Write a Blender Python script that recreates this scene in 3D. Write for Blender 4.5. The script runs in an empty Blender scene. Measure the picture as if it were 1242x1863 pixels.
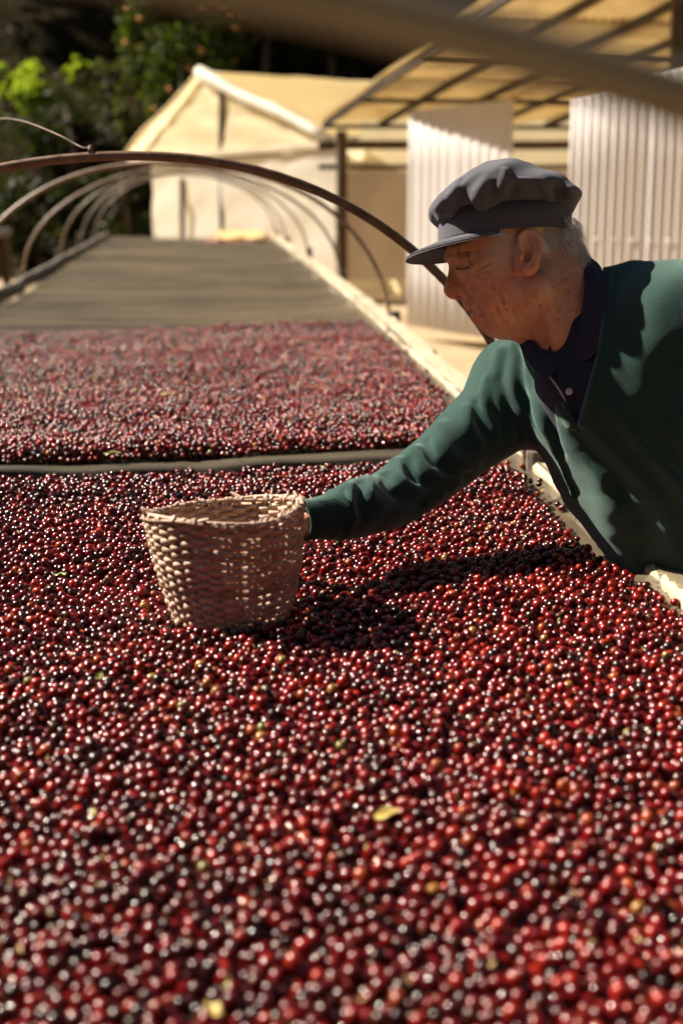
import bpy, math, random
import numpy as np
from mathutils import Vector, Matrix, Euler

random.seed(7); rng = np.random.default_rng(7)
R = math.radians
scene = bpy.context.scene
col = scene.collection

# ------------------------------------------------------------------ camera, sky, sun, exposure
BED = 0.90                                   # height of the drying bed
CAM = np.array([0.0, 0.0, 1.52])
PITCH, YAW, FPX = R(13.08), R(4.54), 2588.0
cam = bpy.data.cameras.new('camera'); cam_o = bpy.data.objects.new('camera', cam); col.objects.link(cam_o)
cam_o.location = CAM; cam_o.rotation_euler = (math.pi/2-PITCH, 0, -YAW)
cam.sensor_fit = 'VERTICAL'; cam.sensor_height = 36; cam.sensor_width = 24; cam.lens = 50
cam.clip_start = 0.05; cam.clip_end = 500
cam.dof.use_dof = True; cam.dof.focus_distance = 2.32; cam.dof.aperture_fstop = 3.3; cam.dof.aperture_blades = 0
scene.camera = cam_o

SUN_EL = R(43)
SUN_H = np.array([-0.905, 0.425])              # horizontal direction towards the sun (left and behind)
SUN_H = SUN_H/np.linalg.norm(SUN_H)
SUN = np.array([SUN_H[0]*math.cos(SUN_EL), SUN_H[1]*math.cos(SUN_EL), math.sin(SUN_EL)])
world = bpy.data.worlds.new('World'); scene.world = world; world.use_nodes = True
wn = world.node_tree.nodes; wl = world.node_tree.links
sky = wn.new('ShaderNodeTexSky'); sky.sky_type = 'NISHITA'; sky.sun_disc = False
sky.air_density = .40; sky.dust_density = 1.0; sky.ozone_density = .3; sky.sun_elevation = SUN_EL; sky.sun_rotation = math.atan2(SUN_H[0], SUN_H[1])
wl.new(sky.outputs[0], wn['Background'].inputs[0]); wn['Background'].inputs[1].default_value = 0.05
sun = bpy.data.lights.new('sun', 'SUN'); sun.energy = 5.0; sun.angle = R(0.53); sun.color = (1, .89, .72)
sun_o = bpy.data.objects.new('sun', sun); col.objects.link(sun_o)
sun_o.rotation_euler = Vector(SUN).to_track_quat('Z', 'Y').to_euler(); sun_o.location = (-6, 5, 8)
scene.view_settings.view_transform = 'Standard'; scene.view_settings.look = 'None'
scene.view_settings.exposure = 1.27; scene.view_settings.gamma = 1
scene.cycles.use_denoising = True
scene.cycles.max_bounces = 8; scene.cycles.transparent_max_bounces = 12
scene.cycles.sample_clamp_indirect = 4

# frame of reference of the photograph, used to measure positions (photo pixel + distance -> metres)
r_ = np.array([math.cos(YAW), -math.sin(YAW), 0]); fh = np.array([math.sin(YAW), math.cos(YAW), 0]); zz = np.array([0, 0, 1.])
fw_ = fh*math.cos(PITCH)-zz*math.sin(PITCH); up_ = fh*math.sin(PITCH)+zz*math.cos(PITCH)
def at(px, py, d): return CAM+r_*(px-621)/FPX*d+up_*(931.5-py)/FPX*d+fw_*d
def onplane(px, py, h=BED):
    d = r_*(px-621)/FPX+up_*(931.5-py)/FPX+fw_
    return CAM+d*((h-CAM[2])/d[2])
def project(p):
    v = np.asarray(p)-CAM; d = v@fw_
    return 621+FPX*(v@r_)/d, 931.5-FPX*(v@up_)/d, d

# ------------------------------------------------------------------ helpers
def tag(o, label=None, cat=None, group=None, kind=None):
    if label: o['label'] = label
    if cat: o['category'] = cat
    if group: o['group'] = group
    if kind: o['kind'] = kind
    return o
def empty(name, loc=(0, 0, 0)):
    o = bpy.data.objects.new(name, None); col.objects.link(o); o.location = loc; o.empty_display_size = .1
    return o
def link(name, me, mat=None, parent=None):
    o = bpy.data.objects.new(name, me); col.objects.link(o)
    if mat is not None and len(me.materials) == 0: me.materials.append(mat)
    if parent is not None: o.parent = parent
    return o
def mesh(name, V, F, mat=None, parent=None, smooth=False, origin=None):
    """V in world coordinates; the object's origin is set at `origin` (or at its parent's)."""
    V = np.asarray(V, float)
    off = np.zeros(3)
    if parent is not None:
        p = parent
        while p is not None: off = off+np.array(p.location); p = p.parent
    if origin is not None: loc = np.asarray(origin, float)-off
    else: loc = np.zeros(3)
    V = V-off-loc
    me = bpy.data.meshes.new(name)
    if isinstance(F, np.ndarray):
        n = F.shape[1]
        me.vertices.add(len(V)); me.vertices.foreach_set('co', V.astype(np.float32).ravel())
        me.loops.add(F.size); me.loops.foreach_set('vertex_index', F.astype(np.int32).ravel())
        me.polygons.add(len(F)); me.polygons.foreach_set('loop_start', np.arange(0, F.size, n, dtype=np.int32))
        me.update(calc_edges=True); me.validate()
    else:
        me.from_pydata([tuple(v) for v in V], [], F)
    if smooth: me.polygons.foreach_set('use_smooth', np.ones(len(me.polygons), bool))
    o = link(name, me, mat, parent); o.location = loc
    return o

def box_vf(c, s, M=None):
    c = np.asarray(c, float); s = np.asarray(s, float)/2
    V = np.array([[x, y, z] for x in (-1, 1) for y in (-1, 1) for z in (-1, 1)], float)*s
    if M is not None: V = V@np.asarray(M).T
    F = [(0, 1, 3, 2), (4, 6, 7, 5), (0, 4, 5, 1), (2, 3, 7, 6), (0, 2, 6, 4), (1, 5, 7, 3)]
    return V+c, F
def beam_vf(a, b, w, h, up=(0, 0, 1), segs=1, wob=0.0, bev=.18):
    """rectangular timber with chamfered edges from a to b; wobbles a little"""
    a = np.asarray(a, float); b = np.asarray(b, float); d = (b-a)/np.linalg.norm(b-a)
    up = np.asarray(up, float); s = np.cross(d, up); s /= np.linalg.norm(s); u = np.cross(s, d)
    c = bev*min(w, h)
    prof = [(-w/2+c, -h/2), (w/2-c, -h/2), (w/2, -h/2+c), (w/2, h/2-c), (w/2-c, h/2), (-w/2+c, h/2), (-w/2, h/2-c), (-w/2, -h/2+c)]
    V = []; F = []
    for i in range(segs+1):
        t = i/segs; o = a+(b-a)*t+(s*rng.normal()*wob+u*rng.normal()*wob*.5)
        k = 1+rng.normal()*wob*4
        for (x, y) in prof: V.append(o+s*x*k+u*y)
    n = 8
    for i in range(segs):
        for j in range(n): F.append((i*n+j, i*n+(j+1) % n, (i+1)*n+(j+1) % n, (i+1)*n+j))
    F.append(tuple(range(n-1, -1, -1))); F.append(tuple(range(segs*n, segs*n+n)))
    return np.array(V), F
def tube_vf(P, rad, n=10, caps=True):
    P = np.asarray(P, float); m = len(P); rad = np.broadcast_to(np.asarray(rad, float), (m,))
    T = np.gradient(P, axis=0); T /= np.linalg.norm(T, axis=1)[:, None]+1e-12
    u = np.cross(T[0], [0, 0, 1.]);
    if np.linalg.norm(u) < 1e-3: u = np.cross(T[0], [1., 0, 0])
    u /= np.linalg.norm(u); V = []; F = []
    for i in range(m):
        u = u-T[i]*(u@T[i]); u /= np.linalg.norm(u); v = np.cross(T[i], u)
        for j in range(n):
            a = 2*math.pi*j/n; V.append(P[i]+rad[i]*(u*math.cos(a)+v*math.sin(a)))
    for i in range(m-1):
        for j in range(n): F.append((i*n+j, i*n+(j+1) % n, (i+1)*n+(j+1) % n, (i+1)*n+j))
    if caps: F.append(tuple(range(n-1, -1, -1))); F.append(tuple(range((m-1)*n, m*n)))
    return np.array(V), F
def grid_faces(nu, nv, off=0):
    return [(off+i*nv+j, off+i*nv+j+1, off+(i+1)*nv+j+1, off+(i+1)*nv+j) for i in range(nu-1) for j in range(nv-1)]
def join_vf(parts):
    V = []; F = []; o = 0
    for v, f in parts:
        V.append(np.asarray(v)); F += [tuple(i+o for i in q) for q in f]; o += len(v)
    return np.vstack(V), F
def spline(P, n):
    """Catmull-Rom through the points P"""
    P = np.asarray(P, float); Q = np.vstack([2*P[0]-P[1], P, 2*P[-1]-P[-2]]); out = []
    m = len(P)-1
    for s in np.linspace(0, m, n):
        i = min(int(s), m-1); t = s-i; a, b, c, d = Q[i:i+4]
        out.append(.5*((2*b)+(-a+c)*t+(2*a-5*b+4*c-d)*t*t+(-a+3*b-3*c+d)*t**3))
    return np.array(out)
def fbm2(x, y, seed=0, oct=4, f=1.0):
    g = np.random.default_rng(seed); s = 0; a = 1.0
    for o in range(oct):
        for k in range(3):
            th = g.uniform(0, 2*math.pi); ph = g.uniform(0, 6.28); ff = f*g.uniform(.7, 1.4)
            s = s+a/3*np.sin((x*math.cos(th)+y*math.sin(th))*ff*2*math.pi+ph)
        a *= .5; f *= 2
    return s

# ------------------------------------------------------------------ materials
class NT:
    def __init__(self, name):
        self.m = bpy.data.materials.new(name); self.m.use_nodes = True
        self.t = self.m.node_tree; self.n = self.t.nodes; self.l = self.t.links
        self.p = self.n['Principled BSDF']; self.out = self.n['Material Output']
    def node(self, t, **kw):
        n = self.n.new('ShaderNode'+t)
        for k, v in kw.items():
            if isinstance(k, str) and hasattr(n, k): setattr(n, k, v)
        return n
    def link(self, a, b): self.l.new(a, b)
    def coord(self, kind='Object', scale=(1, 1, 1), rot=(0, 0, 0)):
        c = self.node('TexCoord'); m = self.node('Mapping'); m.inputs['Scale'].default_value = scale; m.inputs['Rotation'].default_value = rot
        self.link(c.outputs[kind], m.inputs[0]); return m.outputs[0]
    def noise(self, vec, scale, detail=4, rough=.55, dist=0):
        n = self.node('TexNoise'); n.inputs['Scale'].default_value = scale; n.inputs['Detail'].default_value = detail
        n.inputs['Roughness'].default_value = rough; n.inputs['Distortion'].default_value = dist
        if vec is not None: self.link(vec, n.inputs['Vector'])
        return n.outputs['Fac']
    def ramp(self, fac, stops, interp='LINEAR'):
        n = self.node('ValToRGB'); e = n.color_ramp.elements; n.color_ramp.interpolation = interp
        while len(e) < len(stops): e.new(.5)
        for i, (p, c) in enumerate(stops): e[i].position = p; e[i].color = (*c, 1) if len(c) == 3 else c
        self.link(fac, n.inputs[0]); return n.outputs[0]
    def mix(self, fac, a, b, mode='MIX'):
        n = self.node('Mix'); n.data_type = 'RGBA'; n.blend_type = mode
        for s, v in ((n.inputs[0], fac), (n.inputs[6], a), (n.inputs[7], b)):
            if hasattr(v, 'is_output'): self.link(v, s)
            elif isinstance(v, (int, float)): s.default_value = v
            else: s.default_value = (*v, 1)
        return n.outputs[2]
    def math(self, op, a, b=None, clamp=False):
        n = self.node('Math'); n.operation = op; n.use_clamp = clamp
        for s, v in zip(n.inputs, (a, b)):
            if v is None: continue
            if hasattr(v, 'is_output'): self.link(v, s)
            else: s.default_value = v
        return n.outputs[0]
    def bump(self, h, strength=.3, dist=.01, normal=None):
        n = self.node('Bump'); n.inputs['Strength'].default_value = strength; n.inputs['Distance'].default_value = dist
        self.link(h, n.inputs['Height'])
        if normal is not None: self.link(normal, n.inputs['Normal'])
        self.link(n.outputs[0], self.p.inputs['Normal']); return n.outputs[0]
    def base(self, c):
        if hasattr(c, 'is_output'): self.link(c, self.p.inputs['Base Color'])
        else: self.p.inputs['Base Color'].default_value = (*c, 1)
    def set(self, **kw):
        for k, v in kw.items():
            s = self.p.inputs[k.replace('_', ' ')]
            if hasattr(v, 'is_output'): self.link(v, s)
            else: s.default_value = v
    def attr(self, name, kind='GEOMETRY'):
        a = self.node('Attribute'); a.attribute_name = name; a.attribute_type = kind; return a

M = {}
def mat_wood(name, c1, c2, grain=(1, 12, 12), sc=6, rough=.8, bump=.4):
    t = NT(name); v = t.coord('Object', grain)
    n = t.noise(v, sc, 6, .65, .4); n2 = t.noise(t.coord('Object'), 2.5, 4)
    c = t.ramp(n, [(.3, c1), (.7, c2)]); c = t.mix(n2, c, t.mix(.5, c, (.02, .015, .01)))
    t.base(c); t.set(Roughness=rough); t.bump(n, bump, .004); M[name] = t.m
# grain runs along Y for rails
mat_wood('pale_wood', (.50, .40, .27), (.74, .64, .47), (9, .6, 9), 8, .75)
mat_wood('grey_wood', (.10, .085, .065), (.24, .20, .16), (8, .8, 8), 7)
mat_wood('dark_wood', (.030, .022, .016), (.085, .06, .04), (6, 6, 1), 6)
mat_wood('post_wood', (.09, .055, .03), (.20, .13, .08), (8, 8, .8), 6)

def mat_cherry(name, inst):
    t = NT(name)
    if inst:
        a = t.attr('tint', 'INSTANCER'); c = a.outputs['Color']
        rnd = t.attr('rnd', 'INSTANCER').outputs['Fac']
    else:
        oi = t.node('ObjectInfo'); c = oi.outputs['Color']; rnd = oi.outputs['Random']
    v = t.coord('Object')
    n = t.noise(v, 170, 3, .6)
    sep = t.node('SeparateXYZ'); t.link(v, sep.inputs[0])
    c = t.mix(t.ramp(n, [(.42, (0, 0, 0)), (.75, (.55, .55, .55))]), c, t.mix(.75, c, (.030, .003, .003)))
    crown = t.ramp(t.math('MULTIPLY', sep.outputs[2], 100), [(.64, (0, 0, 0)), (.69, (1, 1, 1))])     # dry little crown at one end
    c = t.mix(crown, c, (.20, .11, .05))
    t.base(c)
    t.set(Roughness=t.math('ADD', t.math('MULTIPLY', rnd, .12), .15), Specular_IOR_Level=.62, Coat_Weight=.10, Coat_Roughness=.10)
    t.set(Subsurface_Weight=0.0)
    t.bump(t.noise(v, 420, 2), .12, .001); M[name] = t.m
mat_cherry('cherry', False); mat_cherry('cherry_layer', True)

def mat_net(name, c1, c2, pitch=.0022, hole=True):
    t = NT(name); v = t.coord('Object'); sep = t.node('SeparateXYZ'); t.link(v, sep.inputs[0])
    big = t.noise(v, 2.2, 5, .6); streak = t.noise(t.coord('Object', (.5, 3.2, 1)), 1.1, 5, .65)  # the net's own streaks, contrast raised to paint in shadow bands
    c = t.mix(t.ramp(streak, [(.42, (0, 0, 0)), (.58, (1, 1, 1))]), c1, c2)
    c = t.mix(t.ramp(big, [(.5, (0, 0, 0)), (.72, (.5, .5, .5))]), c, (.14, .11, .066))
    t.base(c); t.set(Roughness=.62, Specular_IOR_Level=.35)
    def wv(o):
        return t.math('ABSOLUTE', t.math('SINE', t.math('MULTIPLY', o, math.pi/pitch)))
    w = t.math('MULTIPLY', wv(sep.outputs[0]), wv(sep.outputs[1]))
    if hole:
        al = t.math('LESS_THAN', w, .50)
        t.link(t.math('MAXIMUM', al, 0), t.p.inputs['Alpha'])
    t.bump(w, .5, .001); M[name] = t.m
mat_net('net', (.024, .017, .009), (.125, .092, .048))
mat_net('bed_lining', (.036, .028, .016), (.075, .058, .034), .003, hole=False)

t = NT('hoop_pipe'); v = t.coord('Object'); n = t.noise(v, 9, 6, .7); n2 = t.noise(v, 40, 4, .6)
t.base(t.mix(t.ramp(n2, [(.5, (0, 0, 0)), (.75, (.7, .7, .7))]), t.ramp(n, [(.3, (.10, .055, .032)), (.62, (.24, .155, .10))]), (.035, .018, .01)))
t.set(Roughness=.42, Specular_IOR_Level=.4); t.bump(n2, .25, .002); M['hoop_pipe'] = t.m
t = NT('olive_pipe'); v = t.coord('Object'); n = t.noise(v, 7, 4)
t.base(t.ramp(n, [(.3, (.14, .115, .078)), (.7, (.19, .16, .115))])); t.set(Roughness=.5); M['olive_pipe'] = t.m
t = NT('sunlit_pipe'); v = t.coord('Object'); n = t.noise(v, 9, 6, .7)
t.base(t.ramp(n, [(.3, (.20, .13, .085)), (.65, (.42, .31, .22))])); t.set(Roughness=.45); M['sunlit_pipe'] = t.m  # lighter colour for the far hoops: the sunlight on them is painted in
t = NT('wire_metal'); t.base((.10, .07, .05)); t.set(Metallic=.6, Roughness=.5); M['wire_metal'] = t.m

def mat_sheet(name, c, trans, rough=.5, nscale=3, dirt=(.5, .4, .28), dirt_amt=.35, rib=None):
    t = NT(name); v = t.coord('Object', (1, 1, .25)); n = t.noise(v, nscale, 6, .65)
    cc = t.mix(t.ramp(n, [(.45, (0, 0, 0)), (.8, (dirt_amt,)*3)]), c, dirt)
    t.base(cc); t.set(Roughness=rough)
    tr = t.node('BsdfTranslucent'); t.link(cc, tr.inputs[0])
    mx = t.node('MixShader'); mx.inputs[0].default_value = trans
    t.link(t.p.outputs[0], mx.inputs[1]); t.link(tr.outputs[0], mx.inputs[2]); t.link(mx.outputs[0], t.out.inputs[0]); M[name] = t.m
mat_sheet('clear_sheet', (.93, .92, .94), .62, dirt_amt=.12)
mat_sheet('aged_sheet', (.84, .72, .48), .60, dirt=(.50, .35, .16), dirt_amt=.75)
mat_sheet('cream_plastic', (.80, .70, .47), .55, nscale=1.5, dirt=(.55, .45, .28))
mat_sheet('roof_plastic', (.84, .66, .33), .45, nscale=1.2, dirt=(.62, .48, .25))
mat_sheet('white_plastic', (.92, .90, .85), .60, nscale=1.5, dirt=(.6, .5, .38))
mat_sheet('tan_tarp', (.46, .36, .25), .2, nscale=1.2, dirt=(.35, .27, .18))

t = NT('dirt'); v = t.coord('Object'); n = t.noise(v, .8, 8, .6); n2 = t.noise(v, 14, 6, .7)
t.base(t.mix(n2, t.ramp(n, [(.3, (.34, .25, .15)), (.7, (.50, .39, .25))]), t.ramp(n, [(.3, (.26, .19, .11)), (.7, (.42, .32, .2))])))
t.set(Roughness=.95); t.bump(n2, .5, .03); M['dirt'] = t.m
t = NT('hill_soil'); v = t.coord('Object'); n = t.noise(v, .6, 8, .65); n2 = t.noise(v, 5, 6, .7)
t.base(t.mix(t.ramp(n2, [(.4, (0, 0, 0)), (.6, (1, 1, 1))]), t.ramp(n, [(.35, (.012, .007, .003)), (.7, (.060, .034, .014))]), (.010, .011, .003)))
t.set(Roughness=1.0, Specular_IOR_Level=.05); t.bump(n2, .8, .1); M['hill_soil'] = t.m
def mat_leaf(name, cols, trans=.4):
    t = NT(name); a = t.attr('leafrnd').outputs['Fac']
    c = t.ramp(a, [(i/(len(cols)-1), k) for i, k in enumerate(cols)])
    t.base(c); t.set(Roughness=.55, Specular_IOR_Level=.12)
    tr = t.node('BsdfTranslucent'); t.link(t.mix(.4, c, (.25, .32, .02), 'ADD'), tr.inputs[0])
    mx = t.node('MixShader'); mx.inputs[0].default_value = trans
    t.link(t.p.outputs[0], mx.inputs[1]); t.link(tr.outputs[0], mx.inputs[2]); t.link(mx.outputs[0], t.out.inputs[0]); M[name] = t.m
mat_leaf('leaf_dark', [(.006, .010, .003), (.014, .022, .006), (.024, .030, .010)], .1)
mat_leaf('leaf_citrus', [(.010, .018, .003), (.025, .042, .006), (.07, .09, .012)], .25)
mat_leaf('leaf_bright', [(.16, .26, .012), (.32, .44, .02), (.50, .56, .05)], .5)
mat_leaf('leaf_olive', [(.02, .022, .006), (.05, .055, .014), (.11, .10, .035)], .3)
t = NT('orange_fruit'); t.base((.60, .22, .04)); t.set(Roughness=.5); M['orange_fruit'] = t.m
t = NT('bark'); v = t.coord('Object', (4, 4, .8)); n = t.noise(v, 3, 6, .7)
t.base(t.ramp(n, [(.3, (.03, .022, .015)), (.7, (.12, .09, .065))])); t.set(Roughness=.9); t.bump(n, .8, .05); M['bark'] = t.m
t = NT('straw'); v = t.coord('Object'); n = t.noise(v, 45, 5, .7); n2 = t.noise(v, 300, 3)
oi_ = t.node('ObjectInfo'); rr_ = t.ramp(oi_.outputs['Random'], [(0, (.55, .50, .45)), (.35, (.85, .82, .80)), (1, (1, 1, 1))])
t.base(t.mix(1.0, rr_, t.mix(n2, t.ramp(n, [(.25, (.42, .28, .20)), (.5, (.68, .50, .39)), (.78, (.84, .70, .58))]), (.52, .36, .27)), 'MULTIPLY'))
t.set(Roughness=.55, Specular_IOR_Level=.4); t.bump(n2, .35, .0015); M['straw'] = t.m
t = NT('litter'); a = t.attr('leafrnd').outputs['Fac']
t.base(t.ramp(a, [(0, (.42, .27, .12)), (.5, (.60, .44, .2)), (1, (.40, .42, .12))])); t.set(Roughness=.7); M['litter'] = t.m
for nm, cc in (('yellow_leaf', (.62, .47, .13)), ('green_leaf', (.38, .46, .14)), ('olive_leaf', (.30, .28, .09))):
    t = NT(nm); v = t.coord('Object'); n = t.noise(v, 120, 4)
    t.base(t.mix(n, cc, tuple(k*.6 for k in cc))); t.set(Roughness=.5); M[nm] = t.m

# ------------------------------------------------------------------ setting: ground, hillside
def ground():
    n = 90; xs = np.linspace(-120, 120, n); ys = np.linspace(-60, 160, n)
    X, Y = np.meshgrid(xs, ys, indexing='ij'); Z = .0*X+.02*fbm2(X, Y, 3, 3, .1)
    Z = Z-.02
    V = np.stack([X, Y, Z], -1).reshape(-1, 3)
    o = mesh('ground', V, grid_faces(n, n), M['dirt'], smooth=True); tag(o, kind='structure')
ground()
def hill_h(x, y):
    b = 23.5+.02*x
    t = np.clip((y-b)/26, 0, None)
    h = 11*t**.9
    for y0, hh in ((b+1.5, .9), (b+6.2, .9), (b+11.5, 1.2), (b+17, 1.2)):
        h = h+hh/(1+np.exp(-(y-y0-.35*np.sin(x*.35+y0))*4))
    return h+.25*fbm2(x, y, 9, 4, .12)*np.clip(t*6, 0, 1)-.05
def hill():
    xs = np.linspace(-70, 70, 170); ys = np.linspace(22, 95, 150)
    X, Y = np.meshgrid(xs, ys, indexing='ij')
    V = np.stack([X, Y, hill_h(X, Y)], -1).reshape(-1, 3)
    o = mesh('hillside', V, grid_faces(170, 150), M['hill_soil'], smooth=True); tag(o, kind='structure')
hill()
def valley():  # unseen dark slopes added round the viewer to cut sky fill
    n, m = 80, 14; V = []
    for i in range(n):
        a = R(160+220*i/(n-1))
        for j in range(m):
            q = 17+j*3.2; x, y = q*math.cos(a), 4+q*math.sin(a)
            V.append((x, y, -.25+.75*(q-17)+.4*math.sin(x*.5+y*.3)*min(j, 1)))
    o = mesh('added_valley_side', V, grid_faces(n, m), M['hill_soil'], smooth=True); tag(o, kind='structure')
valley()

# ------------------------------------------------------------------ vegetation
def leaf_mesh(name, centres, size, mat, parent, aspect=.5, up_bias=.3, jitter=.35, fold=.2):
    """one bent diamond (4 triangles) for every leaf"""
    n = len(centres); c = np.asarray(centres)
    d = rng.normal(size=(n, 3)); d[:, 2] -= .15; d /= np.linalg.norm(d, axis=1)[:, None]
    nr = rng.normal(size=(n, 3)); nr[:, 2] += up_bias*2; s = np.cross(d, nr); s /= np.linalg.norm(s, axis=1)[:, None]+1e-9
    nn = np.cross(s, d)
    L = size*(1+jitter*rng.normal(size=n)).clip(.4, 1.9); L = L[:, None]
    b = c-d*L/2; m = c+nn*L*fold*.4; tip = c+d*L/2-nn*L*fold*.6
    l = c+s*L*aspect/2+nn*L*fold; r2 = c-s*L*aspect/2+nn*L*fold
    V = np.stack([b, l, tip, r2, m], 1).reshape(-1, 3)
    k = np.arange(n)[:, None, None]*5
    F = (np.array([[0, 4, 1], [1, 4, 2], [2, 4, 3], [3, 4, 0]])[None]+k).reshape(-1, 3)
    o = mesh(name, V, F, mat, parent)
    a = o.data.attributes.new('leafrnd', 'FLOAT', 'FACE'); a.data.foreach_set('value', np.repeat(rng.random(n), 4).astype(np.float32))
    return o
def crown_points(c, rad, n, clumps=28, clump_r=.33, squash=1.0):
    c = np.asarray(c, float); rad = np.asarray(rad, float)
    cc = rng.normal(size=(clumps, 3)); cc /= np.linalg.norm(cc, axis=1)[:, None]
    cc *= (rng.random((clumps, 1))**.4)*.85
    k = rng.integers(0, clumps, n); w = rng.uniform(.5, 1.2, clumps)
    q = rng.normal(size=(n, 3)); q /= np.linalg.norm(q, axis=1)[:, None]; q *= (rng.random((n, 1))**.45)*clump_r*w[k][:, None]
    return c+(cc[k]+q)*rad
def tree(name, base, height, rad, n, leaf, mat, label, cat='tree', trunk_r=.18, group=None, lean=(0, 0), clumps=30, fruit=0, crown_low=.25, clump_r=.33):
    base = np.asarray(base, float); root = empty(name, base); tag(root, label, cat, group)
    top = base+np.array([lean[0], lean[1], height])
    cz = height*(1+crown_low)/2; cc = base+np.array([lean[0]*.7, lean[1]*.7, cz]); rz = height*(1-crown_low)/2
    pts = spline([base-[0, 0, .2], base+np.array([lean[0]*.2+.05, lean[1]*.2, height*.35]), base+np.array([lean[0]*.6, lean[1]*.6, height*.7]), top-[0, 0, .1*height]], 9)
    parts = [tube_vf(pts, np.linspace(trunk_r, trunk_r*.25, 9), 8)]
    for i in range(6):
        s = pts[3+i % 5]; e = cc+rng.normal(size=3)*np.array([rad, rad, rz])*.45
        parts.append(tube_vf(spline([s, (s+e)/2+[0, 0, -.1*rad], e], 5), np.linspace(trunk_r*.45, trunk_r*.1, 5), 6))
    V, F = join_vf(parts); mesh('trunk', V, F, M['bark'], root, True)
    P = crown_points(cc, (rad, rad, rz), n, clumps, clump_r)
    leaf_mesh('crown', P, leaf, mat, root)
    if fruit:
        bv, bf = ico(1)
        for i in range(fruit):
            d = rng.normal(size=3); d[1] = -abs(d[1]); d /= np.linalg.norm(d)
            mesh('fruit', bv*.05+cc+d*np.array([rad, rad, rz])*rng.uniform(.75, .95), bf, M['orange_fruit'], root, True)
    return root
def ico(sub):
    import bmesh
    bm = bmesh.new(); bmesh.ops.create_icosphere(bm, subdivisions=sub+1, radius=1.0)
    V = np.array([v.co[:] for v in bm.verts]); F = [tuple(v.index for v in f.verts) for f in bm.faces]; bm.free(); return V, F

SUNLIT = []     # spots on the hillside that the sun reaches between the trees
def hillpoint(px, py, d):
    p = at(px, py, d); return p
def shrub(px, py_base, d, h, rad, n, leaf, mat, label, cat='shrub', name='leafy_shrub', group=None, lit=True, **kw):
    if d > 24:                                  # stands where the slope is seen at that height
        for dd in np.arange(23.5, 60, .1):
            p = at(px, py_base, dd)
            if p[2] <= hill_h(p[0], p[1]): break
        h *= dd/d; rad *= dd/d; leaf *= dd/d; p[2] = float(hill_h(p[0], p[1]))
    else:
        p = at(px, py_base, d); p[2] = float(hill_h(p[0], p[1])) if p[1] > 22.5 else 0
    if lit: SUNLIT.append(p+np.array([0, 0, h*.6]))
    tree(name, p, h, rad, n, leaf, mat, label, cat, trunk_r=.05+.02*h, group=group, crown_low=.02, **kw)
    return p
shrub(75, 232, 31, 1.35, .66, 2400, .13, M['leaf_bright'], 'bright yellow green leafy plant catching the sun at left', 'plant', 'leafy_plant', clumps=22)
shrub(4, 205, 32, 1.0, .34, 700, .13, M['leaf_bright'], 'bright green plant cut by the left edge of the photo', 'plant', 'leafy_plant', clumps=12)
shrub(335, 250, 33, 4.3, 1.45, 7500, .15, M['leaf_citrus'], 'tall citrus tree with orange fruits behind the greenhouse peak', 'tree', 'citrus_tree', fruit=18, clumps=46)
shrub(235, 275, 29, 1.0, .62, 1300, .12, M['leaf_olive'], 'low green bush left of the greenhouse roof edge', 'shrub', clumps=14)
shrub(150, 160, 33, .7, .45, 500, .13, M['leaf_bright'], 'tiny bright shrub on the terrace right of the yellow green plant', 'shrub', clumps=8)
shrub(195, 225, 31, 1.3, .7, 900, .10, M['leaf_olive'], 'dry olive scrub between the yellow green plant and the citrus tree', 'shrub', clumps=12)
shrub(130, 275, 28, .8, .8, 900, .10, M['leaf_olive'], 'low olive scrub just above the wire on the nearest whole hoop', 'shrub', clumps=12)
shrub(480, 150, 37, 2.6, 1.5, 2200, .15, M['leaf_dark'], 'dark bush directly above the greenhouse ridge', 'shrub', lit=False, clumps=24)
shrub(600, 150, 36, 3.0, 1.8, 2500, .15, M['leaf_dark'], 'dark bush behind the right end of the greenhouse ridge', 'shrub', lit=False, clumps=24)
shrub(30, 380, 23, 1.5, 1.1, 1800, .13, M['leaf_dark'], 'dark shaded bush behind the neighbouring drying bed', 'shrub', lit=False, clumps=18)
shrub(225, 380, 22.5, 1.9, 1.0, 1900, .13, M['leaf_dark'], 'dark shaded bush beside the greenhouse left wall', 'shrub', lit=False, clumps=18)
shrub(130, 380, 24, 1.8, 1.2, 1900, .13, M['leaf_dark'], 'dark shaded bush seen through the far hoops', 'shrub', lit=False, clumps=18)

def blocked(p, c, rad):
    v = np.asarray(c)-p; t = v@SUN
    return t > 0 and np.linalg.norm(v-SUN*t) < rad
KEEP = [SUNLIT[0], SUNLIT[2]]+[np.array([x, y, z]) for x in (-2, 0, 2, 4) for y in (3, 7, 12, 18, 21) for z in (.9, 2.5)]
for (px_, d_, h, lab) in ((74, 38, 9, 'slender dark trunked tree at the top left corner'), (398, 40, 10, 'dark trunked tree standing up behind the citrus tree'), (190, 44, 10, 'faint dark trunked tree on the slope between the bright plant and the citrus tree')):
    p = at(px_, 100, d_); p[2] = float(hill_h(p[0], p[1]))
    tree('slope_tree', p, h, 2.2, 2200, .36, M['leaf_dark'], lab, 'tree', .17, 'trees on the dark slope', (rng.normal()*.4, rng.normal()*.4), 24, crown_low=.5)
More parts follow.
